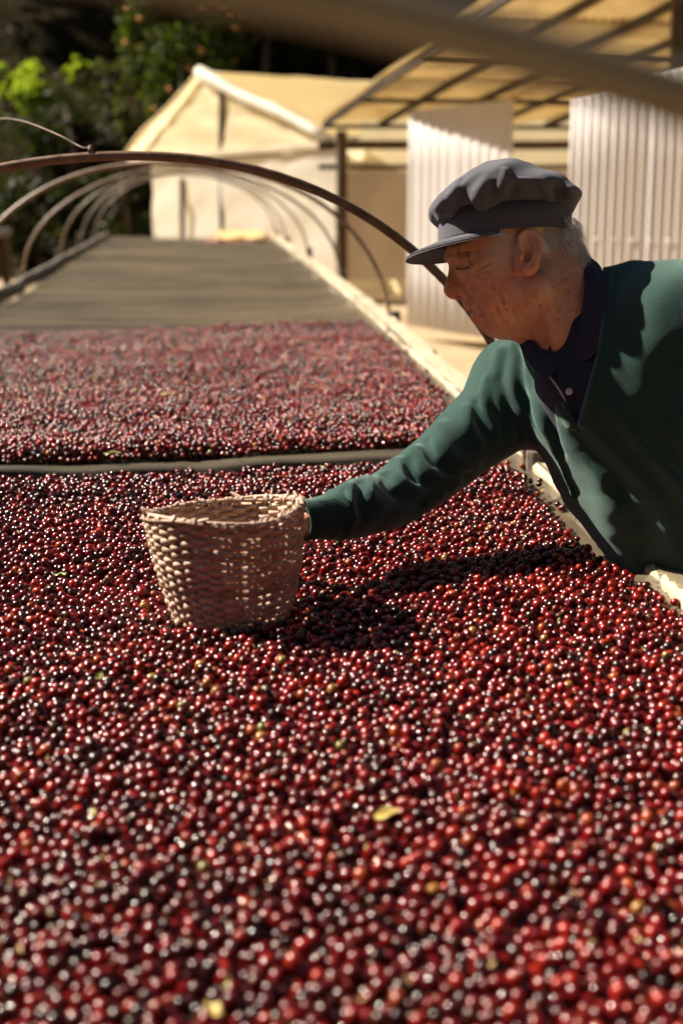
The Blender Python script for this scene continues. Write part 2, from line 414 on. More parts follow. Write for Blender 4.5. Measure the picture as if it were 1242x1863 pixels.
# the woods on the slope, plus unseen trees added all round to cut skylight: one dark mass of crowns and trunks
def woodland():
    P = []; tr = []
    spots = [(rng.uniform(-30, 14), rng.uniform(31, 58), rng.uniform(11, 15)) for _ in range(60)]
    for k in range(46):                       # unseen trees added left, right and behind the viewer to cut sky fill
        a = R(rng.uniform(175, 365)); q = rng.uniform(15, 23); spots.append((q*math.cos(a), 4+q*math.sin(a), rng.uniform(10, 14)))
    for k in range(10): spots.append((rng.uniform(13, 24), rng.uniform(6, 30), rng.uniform(10, 13)))
    for k in range(8): spots.append((rng.uniform(-26, -17), rng.uniform(4, 24), rng.uniform(7, 9)))
    for (x, y, h) in spots:
        z = float(hill_h(x, y)) if y > 22 else 0.0; rad = rng.uniform(2.6, 3.6); low = .36 if y > 25 else .05
        cc = np.array([x, y, z+h*(1+low)/2])
        if any(blocked(p, cc, rad*.75) for p in KEEP): continue
        P.append(crown_points(cc, (rad, rad, h*(1-low)/2), 2600 if y > 25 else 2000, 26, .36))
        tr.append(tube_vf([(x, y, z-.3), (x+.1, y, z+h*.4), (x+.2, y+.1, z+h*.8)], [.22, .16, .05], 7))
    o = leaf_mesh('woodland', np.vstack(P), .46, M['leaf_dark'], None); tag(o, 'dark woodland behind the beds, with unseen trees added all round to cut skylight', 'woodland', kind='stuff')
    V, F = join_vf(tr); mesh('trunks', V, F, M['bark'], o, True)['kind'] = 'stuff'
woodland()
# undergrowth on the slope that reads as one mass
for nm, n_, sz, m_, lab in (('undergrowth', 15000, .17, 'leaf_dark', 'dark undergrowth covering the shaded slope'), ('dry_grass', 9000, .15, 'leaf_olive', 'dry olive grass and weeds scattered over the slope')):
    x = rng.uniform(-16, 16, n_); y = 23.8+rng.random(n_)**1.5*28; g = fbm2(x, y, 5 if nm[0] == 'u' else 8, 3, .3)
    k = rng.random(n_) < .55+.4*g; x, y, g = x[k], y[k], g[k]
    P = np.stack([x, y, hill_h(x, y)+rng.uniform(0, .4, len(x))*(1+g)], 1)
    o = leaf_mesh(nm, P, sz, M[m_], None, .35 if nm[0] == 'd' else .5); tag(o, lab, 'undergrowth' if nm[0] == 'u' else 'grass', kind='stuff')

# ------------------------------------------------------------------ plastic greenhouse behind the bed
def sheet_vf(P00, P10, P11, P01, nu, nv, amp=0, seed=1, f=3):
    u = np.linspace(0, 1, nu)[:, None, None]; v = np.linspace(0, 1, nv)[None, :, None]
    P00, P10, P11, P01 = map(np.asarray, (P00, P10, P11, P01))
    V = (1-u)*(1-v)*P00+u*(1-v)*P10+u*v*P11+(1-u)*v*P01
    nrm = np.cross(P10-P00, P01-P00); nrm = nrm/np.linalg.norm(nrm)
    if amp:
        w = fbm2(u[..., 0]+0*v[..., 0], v[..., 0]+0*u[..., 0], seed, 4, f)*amp; V = V+w[..., None]*nrm
    return V.reshape(-1, 3), grid_faces(nu, nv)
def greenhouse():
    d = 20.0
    g0 = at(275, 430, d); g0[2] = 0
    root = empty('plastic_greenhouse', g0); tag(root, 'cream plastic greenhouse with a gable roof standing past the bed end', 'greenhouse')
    # world frame: front face towards the camera
    back = np.array([.80, .60, 0])
    def fr(px, py): return at(px, py, 21.6-(px-275)/337*3.6)
    peak, le, re_ = fr(365, 130), fr(232, 278), fr(592, 247)
    wl_, wr = fr(275, 300), fr(612, 272)
    bl, br = wl_.copy(), wr.copy(); bl[2] = .05; br[2] = .05
    # gable sheet (upper, shaded) and lower wall sheet
    mid = fr(440, 290)
    V, F = sheet_vf(fr(250, 282), fr(596, 266), peak+[.9*0, 0, -.03], peak+[0, 0, -.03], 22, 14, .02, 2)
    mesh('gable_sheet', V+back*.06, F, M['cream_plastic'], root, True)
    V, F = sheet_vf(bl, br, wr, wl_, 26, 16, .03, 4, 2.5); mesh('front_wall_sheet', V, F, M['white_plastic'], root, True)
    D = back*5.5
    V, F = sheet_vf(bl+back*.05, bl+D, wl_+D, wl_+back*.05, 10, 8, .03, 5); mesh('side_wall_sheet', V, F, M['cream_plastic'], root, True)
    V, F = sheet_vf(br+back*.05, br+D, wr+D, wr+back*.05, 10, 8, .03, 6); mesh('side_wall_sheet', V, F, M['cream_plastic'], root, True)
    V, F = sheet_vf(bl+D, br+D, wr+D, wl_+D, 8, 8, .03, 7); mesh('rear_wall_sheet', V, F, M['cream_plastic'], root, True)
    # roof slopes
    V, F = sheet_vf(peak, peak+D, re_+D, re_, 26, 12, .025, 8, 2); mesh('roof_sheet', V, F, M['roof_plastic'], root, True)
    V, F = sheet_vf(peak, peak+D, le+D, le, 26, 12, .025, 9, 2); mesh('roof_sheet', V, F, M['cream_plastic'], root, True)
    # folded white edge along the right rake
    for a, b, rr in ((peak, re_, .075), (peak, le, .03)):
        P = spline([a-back*.03, (a*2+b)/3-back*.04+[0, 0, -.03], (a+2*b)/3-back*.04+[0, 0, .02], b-back*.03], 14)
        V, F = tube_vf(P, rr*(1+.2*rng.normal(size=14)), 8); mesh('folded_edge', V, F, M['white_plastic'] if rr > .05 else M['cream_plastic'], root, True)
    # frame behind the sheets
    for px, y0, y1 in ((408, 165, 430), (336, 325, 430)):
        a = fr(px, y0)-back*.05; b = fr(px, y1)-back*.05; b[2] = 0
        V, F = beam_vf(b, a, .085 if px == 408 else .07, .06, up=(0, 1, 0), segs=4, wob=.006); mesh('post', V, F, M['dark_wood'], root)
    for (a, b) in (((345, 300), (440, 185)), ((460, 275), (530, 215))):
        V, F = beam_vf(fr(*a)+back*.16, fr(*b)+back*.16, .10, .06, up=(0, 1, 0)); mesh('brace', V, F, M['post_wood'], root)
    V, F = beam_vf(fr(238, 292)-back*.03, fr(615, 262)-back*.05, .06, .09, up=(0, 0, 1), segs=6, wob=.012); mesh('tie_beam', V, F, M['pale_wood'], root)
greenhouse()

# ------------------------------------------------------------------ open shed with corrugated sheets at right
def corrugated_vf(o, u, v, lu, lv, pitch=.076, amp=.010, thick=.003, nv=3, sag=0, seed=0):
    """corrugated sheet: ripples along direction u, straight along v"""
    o, u, v = map(lambda a: np.asarray(a, float), (o, u, v)); n = np.cross(u, v); n /= np.linalg.norm(n)
    nu = int(lu/pitch*8)+1; U = np.linspace(0, lu, nu); Vv = np.linspace(0, lv, nv)
    w = amp*np.sin(U/pitch*2*math.pi)
    g = np.random.default_rng(seed); bow = g.normal()*.015
    V = []
    for i in range(nu):
        for j in range(nv):
            V.append(o+u*U[i]+v*Vv[j]+n*(w[i]+bow*math.sin(math.pi*U[i]/lu)+sag*math.sin(math.pi*Vv[j]/lv)))
    V = np.array(V); F = grid_faces(nu, nv)
    k = len(V); V = np.vstack([V, V+n*thick]); F = F+[tuple(i+k for i in reversed(f)) for f in grid_faces(nu, nv)]
    for i in range(nu-1): F.append((i*nv, (i+1)*nv, (i+1)*nv+k, i*nv+k)); F.append(((i+1)*nv+nv-1, i*nv+nv-1, i*nv+nv-1+k, (i+1)*nv+nv-1+k))
    return V, F
def shed():
    P0, P1 = at(592, 222, 16.0), at(905, 4, 10.5)
    e1 = P1-P0; L1 = np.linalg.norm(e1); e1 /= L1; e2 = np.array([1., .05, 0]); nr = np.cross(e2, e1); nr /= np.linalg.norm(nr); nr = nr if nr[2] > 0 else -nr
    root = empty('open_shed', (P0[0], P0[1], 0)); tag(root, 'open timber shed roofed and walled with translucent corrugated sheets', 'shed')
    def rp(a, b, c=0.): return P0+e1*a+e2*b+nr*c
    k = 0
    for i, (a, l) in enumerate(((-.15, 2.6), (2.3, 2.6), (4.75, 3.4))):
        for j in range(5):
            k += 1
            V, F = corrugated_vf(rp(a, j*.80-.04, .052+.012*i+.008*(j % 2)), e2, e1, .88, l, .080, .013, nv=4, seed=k)
            mesh('roof_sheet', V, F, M['aged_sheet'], root, True)
    for j in range(7):
        V, F = beam_vf(rp(-.2, .03+j*.64, 0), rp(8.0, .03+j*.64, 0), .042, .075, up=nr, segs=6, wob=.006); mesh('rafter', V, F, M['dark_wood'], root)
    for a in (.05, 1.75, 3.9, 6.3):
        V, F = beam_vf(rp(a, -.05, -.055), rp(a, 4.2, -.055), .05, .045, up=nr, segs=4, wob=.005); mesh('purlin', V, F, M['dark_wood'], root)
    px_ = P0[0]+.16; y_ = P0[1]-.05
    for (a, b, w) in ((.05, .17, .12), (.05, 3.9, .12), (3.9, 4.0, .12), (6.3, 4.0, .14)):
        p = rp(a, b, -.10); V, F = beam_vf((p[0], p[1], 0), p, w, w, up=(0, 1, 0), segs=6, wob=.004); mesh('post', V, F, M['post_wood'], root)
    # horizontal beams of the far end, and the tarpaulin wall under them
    y = P0[1]+.06
    for (z, w, h) in ((1.92, .07, .10), (1.68, .05, .06)):
        V, F = beam_vf((P0[0]-.08, y, z), (P0[0]+4, y, z+.01), w, h, segs=5, wob=.008); mesh('beam', V, F, M['post_wood'], root)
    V, F = sheet_vf((P0[0]+.25, y+.12, .40), (P0[0]+4, y+.12, .40), (P0[0]+4, y+.12, 1.64), (P0[0]+.25, y+.12, 1.64), 30, 12, .02, 3, 4); mesh('tarpaulin_wall', V, F, M['tan_tarp'], root, True)
    V, F = sheet_vf((P0[0]+.6, y+2.2, 1.5), (P0[0]+5, y+2.2, 1.5), (P0[0]+5, y+2.2, 2.3), (P0[0]+.6, y+2.2, 2.3), 12, 6, .02, 4, 4); mesh('back_wall_sheet', V, F, M['cream_plastic'], root, True)
    # hanging wall sheets
    a, b = at(740, 590, 14.2), at(917, 604, 12.8); z0 = .12; a[2] = b[2] = z0
    ta = at(740, 205, 14.2)[2]; tb = at(917, 186, 12.8)[2]
    uu = b-a; L = np.linalg.norm(uu); uu /= L
    for i in range(2):
        V, F = corrugated_vf(a+uu*L*i/2, uu, (0, 0, 1), L/2+.03, 1, .15, .016, nv=5, seed=20+i)
        # cut the top edge on the slant of the roof
        s = ((V-a)@uu)/L; V[:, 2] = z0+(V[:, 2]-z0)*((ta+(tb-ta)*s)-z0)
        V[:, :2] += np.array([.0, -.02*i])
        mesh('wall_sheet', V, F, M['clear_sheet'], root, True)
    a, b = at(1028, 500, 9.8), at(1500, 500, 8.8); a[2] = b[2] = .03
    ta = at(1028, 183, 9.8)[2]; tb = at(1500, 60, 8.8)[2]
    uu = b-a; L = np.linalg.norm(uu); uu /= L
    nrm = np.cross(uu, (0, 0, 1))
    for i in range(3):
        V, F = corrugated_vf(a+uu*L*i/3+nrm*.02*(i % 2), uu, (0, 0, 1), L/3+.04, 1, .064, .010, nv=5, seed=30+i)
        s = ((V-a)@uu)/L; V[:, 2] = .03+(V[:, 2]-.03)*((ta+(tb-ta)*s)-.03)
        mesh('wall_sheet', V, F, M['clear_sheet'], root, True)
    bv, bf = ico(1)
    for i in range(14):
        p = a+uu*(.09+i*.128); p[2] = 1.14
        mesh('washer_cap', bv*.019+p-fh*.025, bf, M['white_plastic'], root, True)
    p = at(1234, 60, 10.6)
    V, F = beam_vf((p[0], p[1], 0), (p[0], p[1], 2.9), .11, .11, up=(0, 1, 0), segs=4, wob=.004); mesh('post', V, F, M['dark_wood'], root)
shed()

# ------------------------------------------------------------------ drying beds
def bed_c(y): return -.02*np.clip(y-8, 0, None)**1.0*.9          # the far end drifts a little to the left
XR, XL, Y0, Y1 = .655, -1.20, .15, 17.2
def bed():
    root = empty('drying_bed', ((XR+XL)/2, 8, 0)); tag(root, 'long raised drying bed of dark netting with pale timber rails', 'drying bed')
    # netting, slightly sagging, turned up over the right rail
    ys = np.concatenate([np.arange(Y0, 4, .02), np.arange(4, Y1+.01, .12)])
    xs = np.array(list(np.linspace(XL, .52, 46))+[.55, .575, .595, .61, .622, .634, .646, .658, .67, .682, .695, .71, .722, .730])
    X, Y = np.meshgrid(xs, ys, indexing='ij')
    sag = -.018*np.sin(np.clip((X-XL)/(XR-XL), 0, 1)*math.pi)*(.6+.4*np.sin(Y*1.9))
    lift = np.interp(X, [.5, .58, .625, .658, .68, .73], [0, .006, .024, .040, .046, .043])
    wr = .0035*fbm2(X*3, Y*2, 21, 4, 1.1)*np.clip((.66-X)*8, .12, 1)+.0012*fbm2(X*14, Y*3, 23, 3, 1)*np.clip((X-.55)*9, 0, 1)
    # how far the net laps over the rail varies
    lap = .652+.006*fbm2(Y*.6, Y*0, 31, 3, 1.0)+.045*np.exp(-((Y-2.12)/.16)**2)
    Xc = np.where(X > .60, .60+(X-.60)*(lap-.60)/(.13), X)
    Z = BED-.004+sag+np.interp(Xc, [.5, .58, .625, .655, .68, .73], [0, .006, .020, .036, .0435, .0435])+wr
    Z = np.where(Xc > .645, np.maximum(Z, BED+.0425), Z)
    V = np.stack([Xc+bed_c(Y), Y, Z], -1).reshape(-1, 3)
    mesh('netting', V, grid_faces(len(xs), len(ys)), M['net'], root, True)
    # a second, coarser lining under the net closes the view to the ground
    ys2 = np.linspace(Y0, Y1, 40); xs2 = np.linspace(XL, .66, 12); X, Y = np.meshgrid(xs2, ys2, indexing='ij')
    V = np.stack([X+bed_c(Y), Y, BED-.045+0*X], -1).reshape(-1, 3); mesh('lining', V, grid_faces(12, 40), M['bed_lining'], root, True)
    # right rail: split planks end to end; left rail: dark pole
    ends = [.15, 1.35, 2.62, 3.9, 5.0, 7.4, 9.9, 12.4, 14.9, 17.2]
    for i in range(len(ends)-1):
        a, b = ends[i], ends[i+1]-.012; w = (.048, .046, .056, .08, .095, .085, .08, .08, .08)[i]
        xo = .640+w/2
        V, F = beam_vf((xo+bed_c(a), a, BED+.012+.004*(i % 2)), (xo+bed_c(b), b, BED+.012+.004*(i % 2)), w, .052, segs=14, wob=.0014, bev=.16)
        mesh('rail_plank', V, F, M['pale_wood'], root)
    for i in range(5):
        a, b = .15+i*3.41, .15+(i+1)*3.41-.01
        V, F = beam_vf((XL-.03+bed_c(a), a, BED+.01), (XL-.03+bed_c(b), b, BED+.01), .07, .07, segs=8, wob=.006, bev=.3); mesh('rail_pole', V, F, M['grey_wood'], root)
    for i in range(8):
        y = .6+i*2.35
        for x in (XL-.03, .705):
            V, F = beam_vf((x+bed_c(y), y, 0), (x+bed_c(y), y, BED-.025), .08, .08, up=(0, 1, 0), segs=3, wob=.004); mesh('leg', V, F, M['post_wood'], root)
        V, F = beam_vf((XL-.02+bed_c(y), y+.09, BED-.09), (.69+bed_c(y), y+.09, BED-.09), .06, .07); mesh('cross_beam', V, F, M['grey_wood'], root)
    # folded ridge of netting across the bed between the two layers of cherries
    def seam_y(x): return 3.085+.075*(x+.5)+.012*np.sin(x*5)
    xs = np.linspace(XL+.01, .60, 80); prof = [(-.075, .000), (-.060, .006), (-.052, .016), (-.048, .027), (-.040, .034), (-.028, .033), (.02, .024), (.10, .017), (.17, .010), (.22, .002)]
    V = []
    for x in xs:
        k = 1+.10*math.sin(x*9)+.06*math.sin(x*23)
        for (dy, dz) in prof: V.append((x, seam_y(x)+dy, BED-.008-.012*math.sin((x-XL)/(XR-XL)*math.pi)+dz*k*(1.15 if x < -.1 else 1.0)))
    mesh('net_fold', V, grid_faces(len(xs), len(prof)), M['bed_lining'], root, True)
    # bent wire nail on the rail
    a = np.array([.692, 2.93, BED+.038])
    P = spline([a, a+[-.004, 0, .03], a+[-.002, .01, .045], a+[.014, .03, .047]], 9); V, F = tube_vf(P, .0022, 6); mesh('wire_hook', V, F, M['wire_metal'], root, True)
    return seam_y
seam_y = bed()
def second_bed():
    root = empty('drying_bed', (-3.6, 16, 0)); tag(root, 'neighbouring drying bed in shade behind the left ends of the hoops', 'drying bed')
    V, F = sheet_vf((-4.6, 9, .86), (-2.7, 9, .86), (-2.9, 19.5, .86), (-4.8, 19.5, .86), 8, 30, .01, 3); mesh('netting', V, F, M['bed_lining'], root, True)
    for x in (-4.65, -2.68):
        V, F = beam_vf((x, 9, .88), (x-.2, 19.5, .88), .09, .09, segs=6, wob=.01); mesh('rail_plank', V, F, M['grey_wood'], root)
    for y in (9.2, 11.7, 14.2, 16.7, 19.2):
        for x in (-4.66, -2.70):
            V, F = beam_vf((x-.19*(y-9)/10.5, y, 0), (x-.19*(y-9)/10.5, y, .85), .10, .10, up=(0, 1, 0)); mesh('leg', V, F, M['post_wood'], root)
second_bed()

# ------------------------------------------------------------------ hoops over the bed
def hoops():
    rows = [(.47, -.235, .96, 'nearest hoop, a thick blurred tube across the top right corner'),
            (2.95, -.225, .86, 'large rusty brown hoop passing behind the cap brim'),
            (6.3, -.235, .95, 'second brown hoop beyond the man, its right foot on a short post'),
            (9.4, -.285, 1.02, 'third brown hoop over the empty netting, left foot by the dark rail'),
            (12.6, -.36, 1.06, 'fourth brown hoop over the empty netting'),
            (15.2, -.44, 1.06, 'last but one hoop near the far end of the bed'),
            (17.0, -.47, 1.04, 'farthest and smallest hoop at the end of the bed')]
    for i, (y, c, a, lab) in enumerate(rows):
        h = (.699, .672, .70, .70, .70, .70, .70)[i]
        P = []
        for s in np.linspace(-.06, math.pi+.06, 61):
            cs = math.cos(s); x = c+a*math.copysign(abs(cs)**.96, cs)
            P.append((x, y+.012*math.sin(3*s+i), BED-.0+h*max(math.sin(s), -.3)+(.006 if i else 0)*math.sin(5*s+i*2)))
        root = empty('hoop', (c, y, BED)); tag(root, lab, 'hoop', 'hoops arched over the drying bed')
        V, F = tube_vf(P, .0094 if i else .0095, 14); mesh('tube', V, F, M['olive_pipe'] if i == 0 else M['hoop_pipe'] if i == 1 else M['sunlit_pipe'], root, True)
        if i > 0:
            for sgn in (-1, 1):
                x = c+sgn*a
                V, F = beam_vf((x+sgn*.02, y, .0), (x+sgn*.02, y, BED+.06), .05, .05, up=(0, 1, 0)); mesh('foot_post', V, F, M['grey_wood'], root)
    # wire tied round the second hoop, trailing off to the left
    a = at(178, 281, 2.96); a[2] = BED+.672*math.sqrt(1-((a[0]+.225)/.86)**2)+.004; a[1] = 2.955
    P = spline([at(-60, 236, 3.25), at(0, 217, 3.2), at(30, 218, 3.15), at(60, 226, 3.1), at(110, 247, 3.03), at(150, 268, 2.98), a+[-.002, 0, .014]], 40)
    parts = [tube_vf(P, .0016, 6)]
    ring = [a+np.array([.006*t-.006, .0145*math.cos(2*math.pi*t*2.3), .0145*math.sin(2*math.pi*t*2.3)]) for t in np.linspace(0, 1, 28)]
    parts.append(tube_vf(ring, .0018, 6))
    V, F = join_vf(parts); o = mesh('tie_wire', V, F, M['wire_metal'], None, True, origin=a); tag(o, 'thin wire twisted round the large hoop and trailing up to the left', 'wire')
hoops()

# ------------------------------------------------------------------ coffee cherries
RC = .0061
def pack_tile(L, layers, seed):
    """drops cherries one by one into a periodic square tray and lets each settle in the lowest of a few spots"""
    g = random.Random(seed); cs = .0165; n = int(L/cs); cs = L/n; cells = [[] for _ in range(n*n)]
    N = int(layers*L*L/(math.pi*RC*RC)*.80); out = []
    def hgt(x, y, r):
        ci = int(x/cs); cj = int(y/cs); z = r
        for di in (-1, 0, 1):
            i = (ci+di) % n
            for dj in (-1, 0, 1):
                for (a, b, c, q) in cells[i*n+(cj+dj) % n]:
                    dx = abs(a-x); dy = abs(b-y)
                    if dx > L/2: dx = L-dx
                    if dy > L/2: dy = L-dy
                    s = (r+q)**2-dx*dx-dy*dy
                    if s > 0:
                        t = c+math.sqrt(s)
                        if t > z: z = t
        return z
    for k in range(N):
        r = RC*g.uniform(.86, 1.12); best = None
        for _ in range(6):
            x = g.random()*L; y = g.random()*L; z = hgt(x, y, r)
            if best is None or z < best[0]: best = (z, x, y)
        z, x, y = best; st = r
        for _ in range(7):
            x2 = (x+g.uniform(-st, st)) % L; y2 = (y+g.uniform(-st, st)) % L; z2 = hgt(x2, y2, r)
            if z2 < z: z, x, y = z2, x2, y2
            else: st *= .8
        cells[int(x/cs) % n*n+int(y/cs) % n].append((x, y, z, r)); out.append((x, y, z, r))
    return np.array(out)
TL = .80
TILE = pack_tile(TL, 1.75, 3)

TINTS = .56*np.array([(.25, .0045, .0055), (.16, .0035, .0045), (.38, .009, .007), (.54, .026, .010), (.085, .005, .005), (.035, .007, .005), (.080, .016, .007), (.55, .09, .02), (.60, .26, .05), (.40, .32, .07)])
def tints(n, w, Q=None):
    """tint varies from patch to patch: more dark tints towards the left"""
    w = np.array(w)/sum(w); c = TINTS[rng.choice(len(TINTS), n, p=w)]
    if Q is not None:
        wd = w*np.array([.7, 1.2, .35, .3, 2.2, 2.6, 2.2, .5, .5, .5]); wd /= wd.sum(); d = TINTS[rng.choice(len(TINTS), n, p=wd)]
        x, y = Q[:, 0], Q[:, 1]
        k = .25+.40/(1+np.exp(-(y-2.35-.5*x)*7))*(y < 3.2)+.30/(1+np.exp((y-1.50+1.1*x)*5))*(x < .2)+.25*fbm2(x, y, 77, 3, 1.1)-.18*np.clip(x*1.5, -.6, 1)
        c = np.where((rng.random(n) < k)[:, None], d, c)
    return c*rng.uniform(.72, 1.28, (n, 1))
def lay(x0, x1, y0, y1, inside, base_z, seed):
    pts = []
    for i in range(int(math.floor(x0/TL)), int(math.ceil(x1/TL))):
        for j in range(int(math.floor(y0/TL)), int(math.ceil(y1/TL))):
            q = TILE.copy(); q[:, 0] += i*TL; q[:, 1] += j*TL; pts.append(q)
    q = np.vstack(pts)
    q = q[inside(q[:, 0], q[:, 1], q[:, 2])]
    q[:, 2] += base_z(q[:, 0], q[:, 1]); return q
def bedz(x, y): return BED-.004-.018*np.sin(np.clip((x-XL)/(XR-XL), 0, 1)*math.pi)*(.6+.4*np.sin(y*1.9))
def z1(x, y): return bedz(x, y)+.004+.008*(1+fbm2(x, y, 41, 3, 1.7))
def z2(x, y): return bedz(x, y)+.004+.011*(1+fbm2(x*.7, y*1.2, 43, 3, 1.8))
BASK = np.array([.000, 1.912])
def in1(x, y, z):
    e = .004*np.sin(y*37)+.012*fbm2(y, x*0, 51, 3, 1.5)+.006*rng.normal(size=len(x))
    xr = np.interp(y, [1.5, 1.96, 2.05, 2.13, 2.3, 2.5, 2.8, 2.95, 3.05, 3.15], [.655, .645, .620, .596, .594, .594, .600, .597, .585, .56])-(z > .012)*.015
    yf = seam_y(x)+np.interp(x, [-1.2, -.5, .4, .6], [-.20, -.175, -.11, -.10])+.012*fbm2(x, y*0, 53, 3, 1.8)-(z > .014)*.015
    return (x < xr+e*.6) & (x > XL+.05) & (y > .30) & (y < yf) & (np.hypot(x-BASK[0], y-BASK[1]) > .0)
def in2(x, y, z):
    xr = np.interp(y, [3.1, 3.5, 3.8, 4.5, 5.2, 6], [.50, .575, .605, .625, .62, .60])+.012*fbm2(y, x*0, 55, 3, 1.5)-(z > .012)*.02
    yf = np.interp(x, [-1.1, -.9, -.15, .65], [5.55, 5.68, 6.02, 6.06])+.04*fbm2(x, y*0, 57, 3, 1.2)-(z > .014)*.03
    return (x < xr) & (x > XL+.06) & (y > seam_y(x)+np.interp(x, [-1.2, -.5, .42, .6], [.06, .06, .15, .17])+.01*fbm2(x, y*0, 59, 3, 2)+(z > .014)*.015) & (y < yf)
Q1 = lay(XL, .7, .3, 3.3, in1, z1, 1); Q2 = lay(XL, .7, 3.0, 6.3, in2, z2, 2)

def cherry_mesh():
    nu, nv = 14, 9; V = []; F = []
    for j in range(nv+1):
        ph = math.pi*j/nv
        for i in range(nu):
            a = 2*math.pi*i/nu; rr = math.sin(ph); z = math.cos(ph)
            if j <= 1: z -= .10*(1-j)          # navel at the flower end
            V.append((RC*rr*math.cos(a)*(1+.012*math.cos(2*a)), RC*rr*math.sin(a), RC*1.17*z))
    for j in range(nv):
        for i in range(nu): F.append((j*nu+i, (j+1)*nu+i, (j+1)*nu+(i+1) % nu, j*nu+(i+1) % nu))
    me = bpy.data.meshes.new('cherry'); me.from_pydata(V, [], F); me.polygons.foreach_set('use_smooth', np.ones(len(F), bool)); me.validate()
    me.materials.append(M['cherry']); return me
CH = cherry_mesh()
W1 = [24, 20, 20, 12, 12, 5, 4, 2.6, .35, .12]; W2 = [18, 12, 26, 20, 8, 4, 5, 4, .7, .4]
def rand_rot(n): return np.stack([np.arccos(rng.uniform(-1, 1, n)), rng.uniform(-.3, .3, n), rng.uniform(0, 6.283, n)], 1)
# the 300 nearest that show: objects of their own
px, py, dd = project(Q1[:, :3]) if False else (None, None, None)
v = Q1[:, :3]-CAM; dd = v@fw_; px = 621+FPX*(v@r_)/dd; py = 931.5-FPX*(v@up_)/dd
topmask = (Q1[:, 2]-z1(Q1[:, 0], Q1[:, 1])) > .0145
cand = np.where((px > 12) & (px < 1230) & (py < 1850) & topmask)[0]
single = cand[np.argsort(dd[cand])][:300]
cherry_first = None
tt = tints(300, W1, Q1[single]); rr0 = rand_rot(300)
for k, i in enumerate(single):
    o = bpy.data.objects.new('coffee_cherry', CH); col.objects.link(o)
    o.location = Q1[i, :3]; o.rotation_euler = rr0[k]; s = Q1[i, 3]/RC; o.scale = (s, s, s); o.color = (*tt[k], 1)
    tag(o, 'ripe coffee cherry among those nearest the bottom edge', 'coffee cherry', 'coffee cherries in the nearest rows')
    if cherry_first is None: cherry_first = o
def scatter(name, Q, w, label):
    n = len(Q); me = bpy.data.meshes.new(name); me.vertices.add(n); me.vertices.foreach_set('co', Q[:, :3].astype(np.float32).ravel())
    for nm, ty, val, key in (('rot', 'FLOAT_VECTOR', rand_rot(n), 'vector'), ('siz', 'FLOAT', Q[:, 3]/RC, 'value'), ('rnd', 'FLOAT', rng.random(n), 'value')):
        a = me.attributes.new(nm, ty, 'POINT'); a.data.foreach_set(key, np.asarray(val, np.float32).ravel())
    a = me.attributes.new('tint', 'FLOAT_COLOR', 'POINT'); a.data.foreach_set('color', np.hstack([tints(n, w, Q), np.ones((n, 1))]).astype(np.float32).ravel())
    o = link(name, me, M['cherry_layer']); tag(o, label, 'coffee cherries', kind='stuff')
    g = bpy.data.node_groups.new(name, 'GeometryNodeTree')
    g.interface.new_socket('Geometry', in_out='INPUT', socket_type='NodeSocketGeometry'); g.interface.new_socket('Geometry', in_out='OUTPUT', socket_type='NodeSocketGeometry')
    N = g.nodes; gi = N.new('NodeGroupInput'); go = N.new('NodeGroupOutput')
    m2p = N.new('GeometryNodeMeshToPoints'); oi = N.new('GeometryNodeObjectInfo'); oi.inputs['Object'].default_value = cherry_first; oi.transform_space = 'ORIGINAL'
    sm = N.new('GeometryNodeSetMaterial'); sm.inputs['Material'].default_value = M['cherry_layer']
    ip = N.new('GeometryNodeInstanceOnPoints')
    def na(nm, ty):
        k = N.new('GeometryNodeInputNamedAttribute'); k.data_type = ty; k.inputs['Name'].default_value = nm; return [s for s in k.outputs if s.enabled][0]
    L = g.links; L.new(gi.outputs[0], m2p.inputs['Mesh']); L.new(m2p.outputs[0], ip.inputs['Points'])
    L.new(oi.outputs['Geometry'], sm.inputs['Geometry']); L.new(sm.outputs[0], ip.inputs['Instance'])
    L.new(na('rot', 'FLOAT_VECTOR'), ip.inputs['Rotation']); L.new(na('siz', 'FLOAT'), ip.inputs['Scale']); L.new(ip.outputs[0], go.inputs[0])
    md = o.modifiers.new('layer', 'NODES'); md.node_group = g
    return o
rest = np.ones(len(Q1), bool); rest[single] = False
def strays():
    S = []
    for k in range(46):
        y = rng.uniform(1.9, 3.0) if k < 16 else rng.uniform(3.3, 5.9); x = .612+abs(rng.normal())*.012 if k < 32 else rng.uniform(-1.0, .6)
        if k >= 32: y = rng.uniform(6.0, 6.35) if k < 40 else float(seam_y(x))+rng.uniform(-.01, .05)
        z = bedz(x, y)+.004+float(np.interp(x, [.5, .58, .625, .655, .68], [0, .006, .020, .036, .0435]))
        if k >= 40: z = BED+.016
        S.append((x, y, z+RC*.9, RC*rng.uniform(.88, 1.08)))
    return np.array(S)
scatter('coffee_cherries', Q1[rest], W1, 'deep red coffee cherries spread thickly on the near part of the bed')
scatter('coffee_cherries', np.vstack([Q2, strays()]), W2, 'rear carpet of drying red cherries beyond the folded net ridge')

